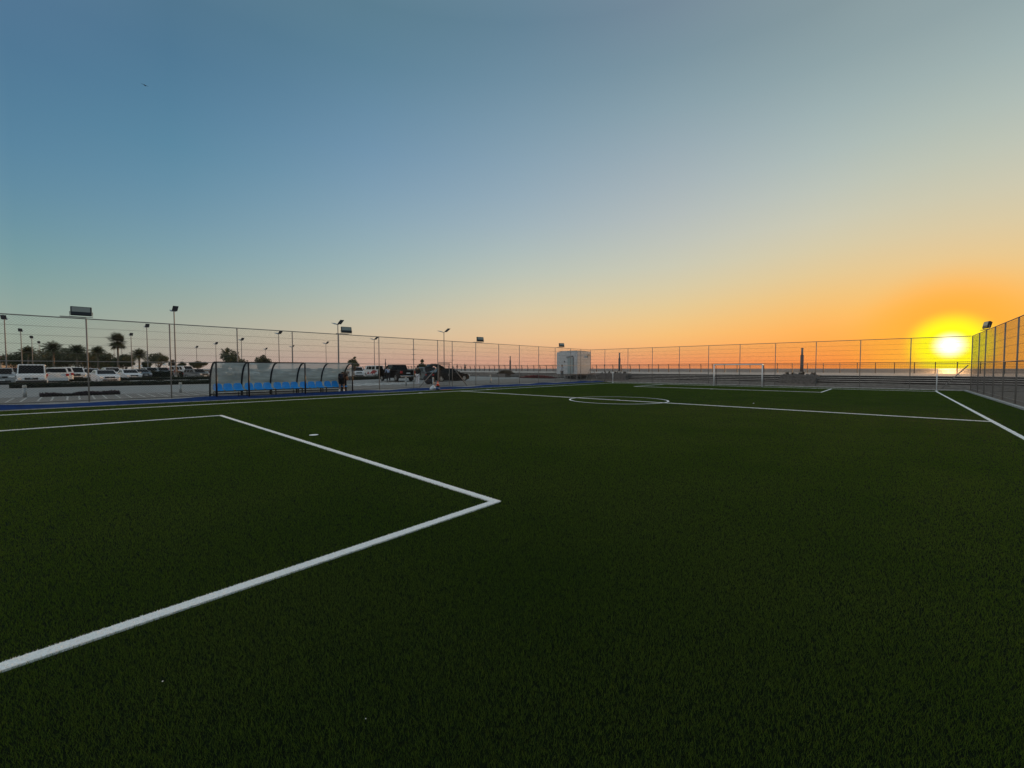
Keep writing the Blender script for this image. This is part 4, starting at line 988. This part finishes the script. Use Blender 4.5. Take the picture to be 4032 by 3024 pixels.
# ------------------------------------------------------------------ people
SKIN = mat('skin', (.30, .17, .11), .55); HAIR = mat('hair', (.012, .010, .009), .6)
def cloth(n, c): return mat('cloth_'+n, c, .9, noise=.15, scale=12)
def skin_obj(name, pts, edges, radii, m_, parent, sub=1):
    me = bpy.data.meshes.new(name); me.from_pydata([tuple(p) for p in pts], edges, []); me.materials.append(m_)
    o = bpy.data.objects.new(name, me); COL.objects.link(o); o.parent = parent
    md = o.modifiers.new('skin', 'SKIN'); md.use_smooth_shade = True; md.branch_smoothing = .4
    sv = me.skin_vertices[0].data
    for i, r_ in enumerate(radii): sv[i].radius = (r_, r_) if not isinstance(r_, tuple) else r_; sv[i].use_root = (i == 0)
    s = o.modifiers.new('sub', 'SUBSURF'); s.levels = s.render_levels = sub; return o
def person(loc, rz, label, H_=1.74, lean=0, head=0, arms=((-8, 10, 6), (-8, 10, 6)), legs=((4, 4, 4), (-4, 4, 4)), top='black', topc=(.015, .015, .02), bot='white', botc=(.6, .6, .62), shorts=False, sock=None, shoe=(.5, .5, .5), sleeve=1.0, cap=None, hair=True, group='people around the pitch', sit=0, scale=1):
    """local x is forward. arms: (shoulder pitch fwd, elbow bend, outward) degrees; legs: (hip pitch, knee bend, outward)"""
    o = empty('person', loc, rz, label, 'person', group); s = H_/1.74
    pel = Vector((0, 0, .93*s)) if not sit else Vector((0, 0, sit))
    def rot(v, a): return Matrix.Rotation(a, 3, 'Y')@v
    up = rot(Vector((0, 0, 1)), R(lean)); fw = rot(Vector((1, 0, 0)), R(lean))
    waist = pel+up*.12*s; chest = pel+up*.36*s; nb = pel+up*.50*s
    hu = rot(Vector((0, 0, 1)), R(lean+head)); hf = rot(Vector((1, 0, 0)), R(lean+head))
    neck = nb+hu*.06*s; hb_ = neck+hu*.06*s; hm = hb_+hu*.07*s+hf*.012; htp = hm+hu*.075*s
    P = [pel, waist, chest, nb, neck, hb_, hm, htp]; E_ = [(i, i+1) for i in range(7)]; Rr = [.115, .105, .13, .075, .052, .068, .086, .062]
    # nose, ears
    P += [hm+hf*.105-hu*.012]; E_ += [(6, 8)]; Rr += [.016]
    joints = {}
    for si, (ap, eb, ao) in zip((1, -1), arms):
        shd = nb-up*.02*s+Vector((0, si*.175*s, 0)); d = Vector((math.sin(R(ap)), si*math.sin(R(ao)), -math.cos(R(ap)))).normalized()
        elb = shd+d*.29*s; d2 = rot(d, -R(eb)); wr = elb+d2*.25*s; pm_ = wr+d2*.08*s
        i0 = len(P); P += [shd, elb, wr, pm_]; E_ += [(3, i0), (i0, i0+1), (i0+1, i0+2), (i0+2, i0+3)]; Rr += [.062, .042, .028, (.036, .016)]
        side = Vector((0, 1, 0)); curl = rot(d2, -R(35))
        for q, fl in enumerate((.072, .082, .078, .064)):
            j = len(P); b_ = pm_+side*(q-1.5)*.020; m1 = b_+d2*fl*.5; m2 = m1+curl*fl*.5; P += [m1, m2]; E_ += [(i0+3, j), (j, j+1)]; Rr += [.0085, .007]
        j = len(P); P += [wr+d2*.045+rot(side*-si, 0)*.045+fw*.0]; E_ += [(i0+2, j)]; Rr += [.010]
        joints[si] = (shd, elb, wr)
    lj = {}
    for si, (hp, kb, ho) in zip((1, -1), legs):
        hip = pel+Vector((0, si*.09*s, -.03*s)); d = Vector((math.sin(R(hp)), si*math.sin(R(ho))*.6, -math.cos(R(hp)))).normalized(); kn = hip+d*.43*s; d2 = rot(d, R(kb)); an = kn+d2*.41*s
        i0 = len(P); P += [hip, kn, an]; E_ += [(0, i0), (i0, i0+1), (i0+1, i0+2)]; Rr += [.095, .058, .038]; lj[si] = (hip, kn, an)
    skin_obj('body', P, E_, [((r_[0]*s, r_[1]*s) if isinstance(r_, tuple) else r_*s) for r_ in Rr], SKIN, o, 1)
    tm = cloth(top, topc); bm_ = cloth(bot, botc)
    pts = [pel-up*.02, waist, chest, nb-up*.01]; ed = [(0, 1), (1, 2), (2, 3)]; rr = [.150, .135, .158, .105]
    for si in (1, -1):
        a, b, c = joints[si]; i0 = len(pts); e1 = b if sleeve >= .5 else a.lerp(b, .75); pts += [a, e1]; ed += [(3, i0), (i0, i0+1)]; rr += [.082, .060]
        if sleeve >= 1: pts.append(b.lerp(c, .92)); ed.append((i0+1, i0+2)); rr.append(.046)
    skin_obj('shirt', pts, ed, [r_*s for r_ in rr], tm, o)
    pts = [pel+up*.04]; ed = []; rr = [.145]
    for si in (1, -1):
        a, b, c = lj[si]; i0 = len(pts)
        if shorts: pts += [a, b.lerp(a, .12)]; ed += [(0, i0), (i0, i0+1)]; rr += [.115, .085]
        else: pts += [a, b, c+Vector((0, 0, .02))]; ed += [(0, i0), (i0, i0+1), (i0+1, i0+2)]; rr += [.112, .080, .062]
    skin_obj('shorts' if shorts else 'trousers', pts, ed, [r_*s for r_ in rr], bm_, o)
    sm_ = cloth('shoe%d' % int(shoe[0]*100), shoe)
    for si in (1, -1):
        a = lj[si][2]; 
        if sock: skin_obj('sock', [a.lerp(lj[si][1], .50), a.lerp(lj[si][1], .25), a+Vector((0, 0, -.03))], [(0, 1), (1, 2)], [.056, .055, .044], cloth('sock', sock), o)
        skin_obj('shoe', [a+Vector((-.05, 0, -.055*s)), a+Vector((.06, 0, -.06*s)), a+Vector((.17, 0, -.068*s))], [(0, 1), (1, 2)], [.042, .044, .032], sm_, o)
    if hair: MB().ball(tuple(hm+hu*.03-hf*.018), .105*s, 14, 9, (1, .92, .98)).build('hair', HAIR, o, smooth=True)
    if cap:
        c_ = MB().ball(tuple(hm+hu*.03), .11*s, 14, 9, (1.02, .95, .85)).build('cap', cloth('cap', cap), o, smooth=True)
    return o
DRK = (.012, .012, .022)
person((-15.35, -6.78, .05), R(150), 'person in dark shirt, shorts and white socks bending over the rightmost dugout seats', 1.68, lean=55, head=25, arms=((25, 20, 8), (35, 25, 8)), legs=((-6, 6, 5), (2, 4, 5)), top='navy', topc=DRK, bot='blackshorts', botc=(.012, .012, .014), shorts=True, sock=(.7, .7, .7), shoe=(.03, .03, .03), sleeve=.4)
person((-15.85, -6.42, .05), R(150), 'person in dark clothes and pale shoes leaning inside the right end of the dugout', 1.62, lean=40, head=15, arms=((30, 30, 6), (20, 35, 6)), legs=((-5, 5, 3), (8, 8, 3)), top='dark', topc=(.02, .02, .025), bot='dark', botc=(.02, .02, .025), shoe=(.6, .6, .6), sleeve=.4)
x_, y_ = at_depth(1645, 36.5)
person((x_, y_, hz(y_)-.03), math.atan2(FWD.y, FWD.x)-.3, 'man in black jacket and white trousers standing left of the gate', 1.80, head=5, arms=((10, 45, 5), (4, 15, 6)), legs=((5, 6, 6), (-8, 8, 6)), top='jacket', topc=(.012, .012, .013), bot='whitetrouser', botc=(.62, .62, .66), shoe=(.45, .45, .45))
x_, y_ = at_y(2213, 22.2), 22.2
person((x_, y_, hz(y_)-.03), R(-12), 'man in white top and black cap pointing ahead beside the white cabin', 1.72, arms=((75, 10, 6), (5, 20, 6)), legs=((4, 4, 5), (-4, 4, 5)), top='whiteshirt', topc=(.55, .57, .62), bot='greytrouser', botc=(.14, .15, .16), shoe=(.5, .5, .5), cap=(.01, .01, .012))
for u, lab, tp, tc_, bt in ((1800, 'person in dark red top leaning on the promenade railing', 'darkred', (.05, .012, .015), (.02, .02, .03)), (1830, 'person in grey top with raised arms at the promenade railing', 'greytop', (.16, .17, .18), (.015, .015, .018))):
    x_ = at_y(u, 47.9); person((x_, 47.9, .98), R(90) if u > 1810 else R(60), lab, 1.74, arms=((60, 70, 10), (65, 65, 10)) if u > 1810 else ((40, 20, 45), (30, 50, 8)), legs=((3, 3, 4), (-3, 3, 6)), top=tp, topc=tc_, bot='dk%d' % u, botc=bt, sleeve=.4, shoe=(.05, .05, .05))
x_, y_ = at_depth(1529, 44.0)
person((x_, y_, .16), R(160), 'person in pale blue top half inside the open door of the black pickup', 1.72, lean=35, head=10, arms=((40, 20, 8), (50, 20, 8)), legs=((8, 10, 4), (-6, 6, 4)), top='paleblue', topc=(.28, .34, .48), bot='darkblue', botc=(.012, .012, .016), shoe=(.05, .05, .05))
# cyclist beyond the second hedge
x_, y_ = at_depth(690, 60); zc = hz(y_)-.03
bk = empty('bicycle', (x_, y_, zc), R(60), 'bicycle ridden past the tallest lamp post', 'bicycle')
for xx in (-.5, .5):
    a = [(xx+.33*math.cos(2*PI*i/20), 0, .34+.33*math.sin(2*PI*i/20)) for i in range(21)]; MB().tube(a, .02, 6, cap=False).build('wheel', TYRE, bk)
fr = MB()
for a, b in (((-.5, 0, .34), (-.1, 0, .32)), ((-.1, 0, .32), (.35, 0, .80)), ((-.1, 0, .32), (-.2, 0, .85)), ((-.2, 0, .78), (.33, 0, .80)), ((-.5, 0, .34), (-.2, 0, .78)), ((.5, 0, .34), (.33, 0, .92))): fr.tube([a, b], .018, 6)
fr.build('frame', GREYM, bk); MB().tube([(.33, -.25, .95), (.33, .25, .95)], .015, 6).build('handlebar', STEEL, bk); MB().box((-.2, 0, .88), (.24, .13, .05)).build('saddle', PLASTIC, bk)
person((x_-.1, y_-.17, zc), R(60), 'cyclist in reddish top riding past the tallest lamp post', 1.72, lean=28, sit=.98, arms=((45, 10, 8), (45, 10, 8)), legs=((50, 75, 6), (25, 35, 6)), top='rosy', topc=(.25, .10, .09), bot='greyt', botc=(.2, .2, .22), sleeve=.4)

# ------------------------------------------------------------------ small things by the gate
CONE = mat('cone_orange', (.85, .09, .02), .5)
cn = empty('traffic_cone', (-15.15, at_x(1723, -15.15), .30), 0, 'orange traffic cone set on top of a black bag by the gate', 'cone')
MB().tube([(0, 0, .0), (0, 0, .30)], [.105, .03], 16).build('cone_body', CONE, cn, smooth=True); MB().box((0, 0, .01), (.26, .26, .02)).build('base', CONE, cn); MB().tube([(0, 0, .13), (0, 0, .20)], [.076, .060], 16, cap=False).build('reflective_band', mat('reflective', (.75, .5, .4), .4), cn)
blob_thing('kit_bag', 'upright black kit bag under the orange cone', 'bag', (-15.15, at_x(1723, -15.15), .0), [(0, 0, .16, .15, (1, .8, 1)), (0, .05, .22, .11), (0, -.05, .1, .14)], DARKC)
yb = at_x(1706, -14.3)
blob_thing('plastic_bag', 'white and blue plastic carrier bag on the turf beside the cone', 'bag', (-14.35, yb, .03), [(0, -.05, .14, .16, (1, 1.1, .9)), (0, .12, .12, .13), (.05, -.02, .26, .10), (0, -.18, .09, .10)], mat('white_plastic', (.62, .66, .72), .4, noise=.1, scale=5))
blob_thing('plastic_bag', 'dark blue bag slumped right of the white carrier bag', 'bag', (-14.15, at_x(1722, -14.15), .03), [(0, 0, .10, .12, (1, 1.2, .9)), (0, .12, .08, .10)], mat('blue_bag', (.03, .09, .22), .5))
mb = MB(); n = 16; vs = []; fs = []
for i in range(n):
    for j in range(5): vs.append((-.11+.055*j+.02*math.sin(i*1.3), -.45+.9*i/(n-1), .035+.03*abs(math.sin(i*.9+j))))
for i in range(n-1):
    for j in range(4): a = i*5+j; fs.append((a, a+5, a+6, a+1))
tag(mb.add(vs, fs).build('training_bib', mat('bib_orange', (.62, .17, .07), .8), loc=(-13.6, at_x(1757, -13.6), 0)), 'orange training bib lying flat on the turf right of the bags', 'bib')
for i, (u, v, s_, lab) in enumerate(((640, 2683, .005, 'scrap of white litter on the turf low in the left corner'), (1440, 2830, .0035, 'tiny pale scrap on the near turf, lower middle left'), (2968, 1589, .04, 'pale scrap on the turf between centre circle and goal'), (2517, 1493, .12, 'white plastic scrap on the gravel beyond the far fence'))):
    d = ray(u, v); zz = .03 if v > 1500 else .2; t_ = (zz-EYE.z)/d.z; p = EYE+d*t_
    mb = MB().add([(-s_, -s_*.5, 0), (s_*.8, -s_*.6, .3*s_), (s_, s_*.5, .1*s_), (-s_*.6, s_*.6, .5*s_), (0, 0, .7*s_)], [(0, 1, 4), (1, 2, 4), (2, 3, 4), (3, 0, 4)])
    tag(mb.build('litter', WHITEM, loc=p), lab, 'litter', 'scraps of litter on the ground')

# ------------------------------------------------------------------ birds
def bird(u, v, D, span, bank, label):
    d = ray(u, v); p = EYE+d*D; o = bpy.data.objects.new('bird', bpy.data.meshes.new('bird')); COL.objects.link(o); me = o.data
    s = span/1.3; pts = [(0, 0, 0), (.18, 0, .01), (.27, 0, .03), (-.2, 0, 0), (-.33, 0, -.01), (0, .3, .07), (-.06, .65, .02), (0, -.3, .07), (-.06, -.65, .02)]
    ed = [(0, 1), (1, 2), (0, 3), (3, 4), (0, 5), (5, 6), (0, 7), (7, 8)]; rr = [(.06, .06), (.05, .05), (.02, .02), (.045, .04), (.05, .012), (.075, .012), (.02, .006), (.075, .012), (.02, .006)]
    me.from_pydata([tuple(c*s for c in q) for q in pts], ed, []); me.materials.append(mat('bird_feathers', (.03, .035, .04), .8))
    o.modifiers.new('skin', 'SKIN')
    for i, r_ in enumerate(rr): me.skin_vertices[0].data[i].radius = (r_[0]*s, r_[1]*s); me.skin_vertices[0].data[i].use_root = i == 0
    sb = o.modifiers.new('sub', 'SUBSURF'); sb.levels = sb.render_levels = 1
    o.location = p; o.rotation_euler = (R(bank), R(5), math.atan2(FWD.y, FWD.x)+R(20)); tag(o, label, 'bird', 'gulls in the sky')
bird(570, 336, 75, 1.25, 18, 'gull gliding high in the upper left sky'); bird(721, 1416, 95, .8, -20, 'tiny bird low above the far white van')
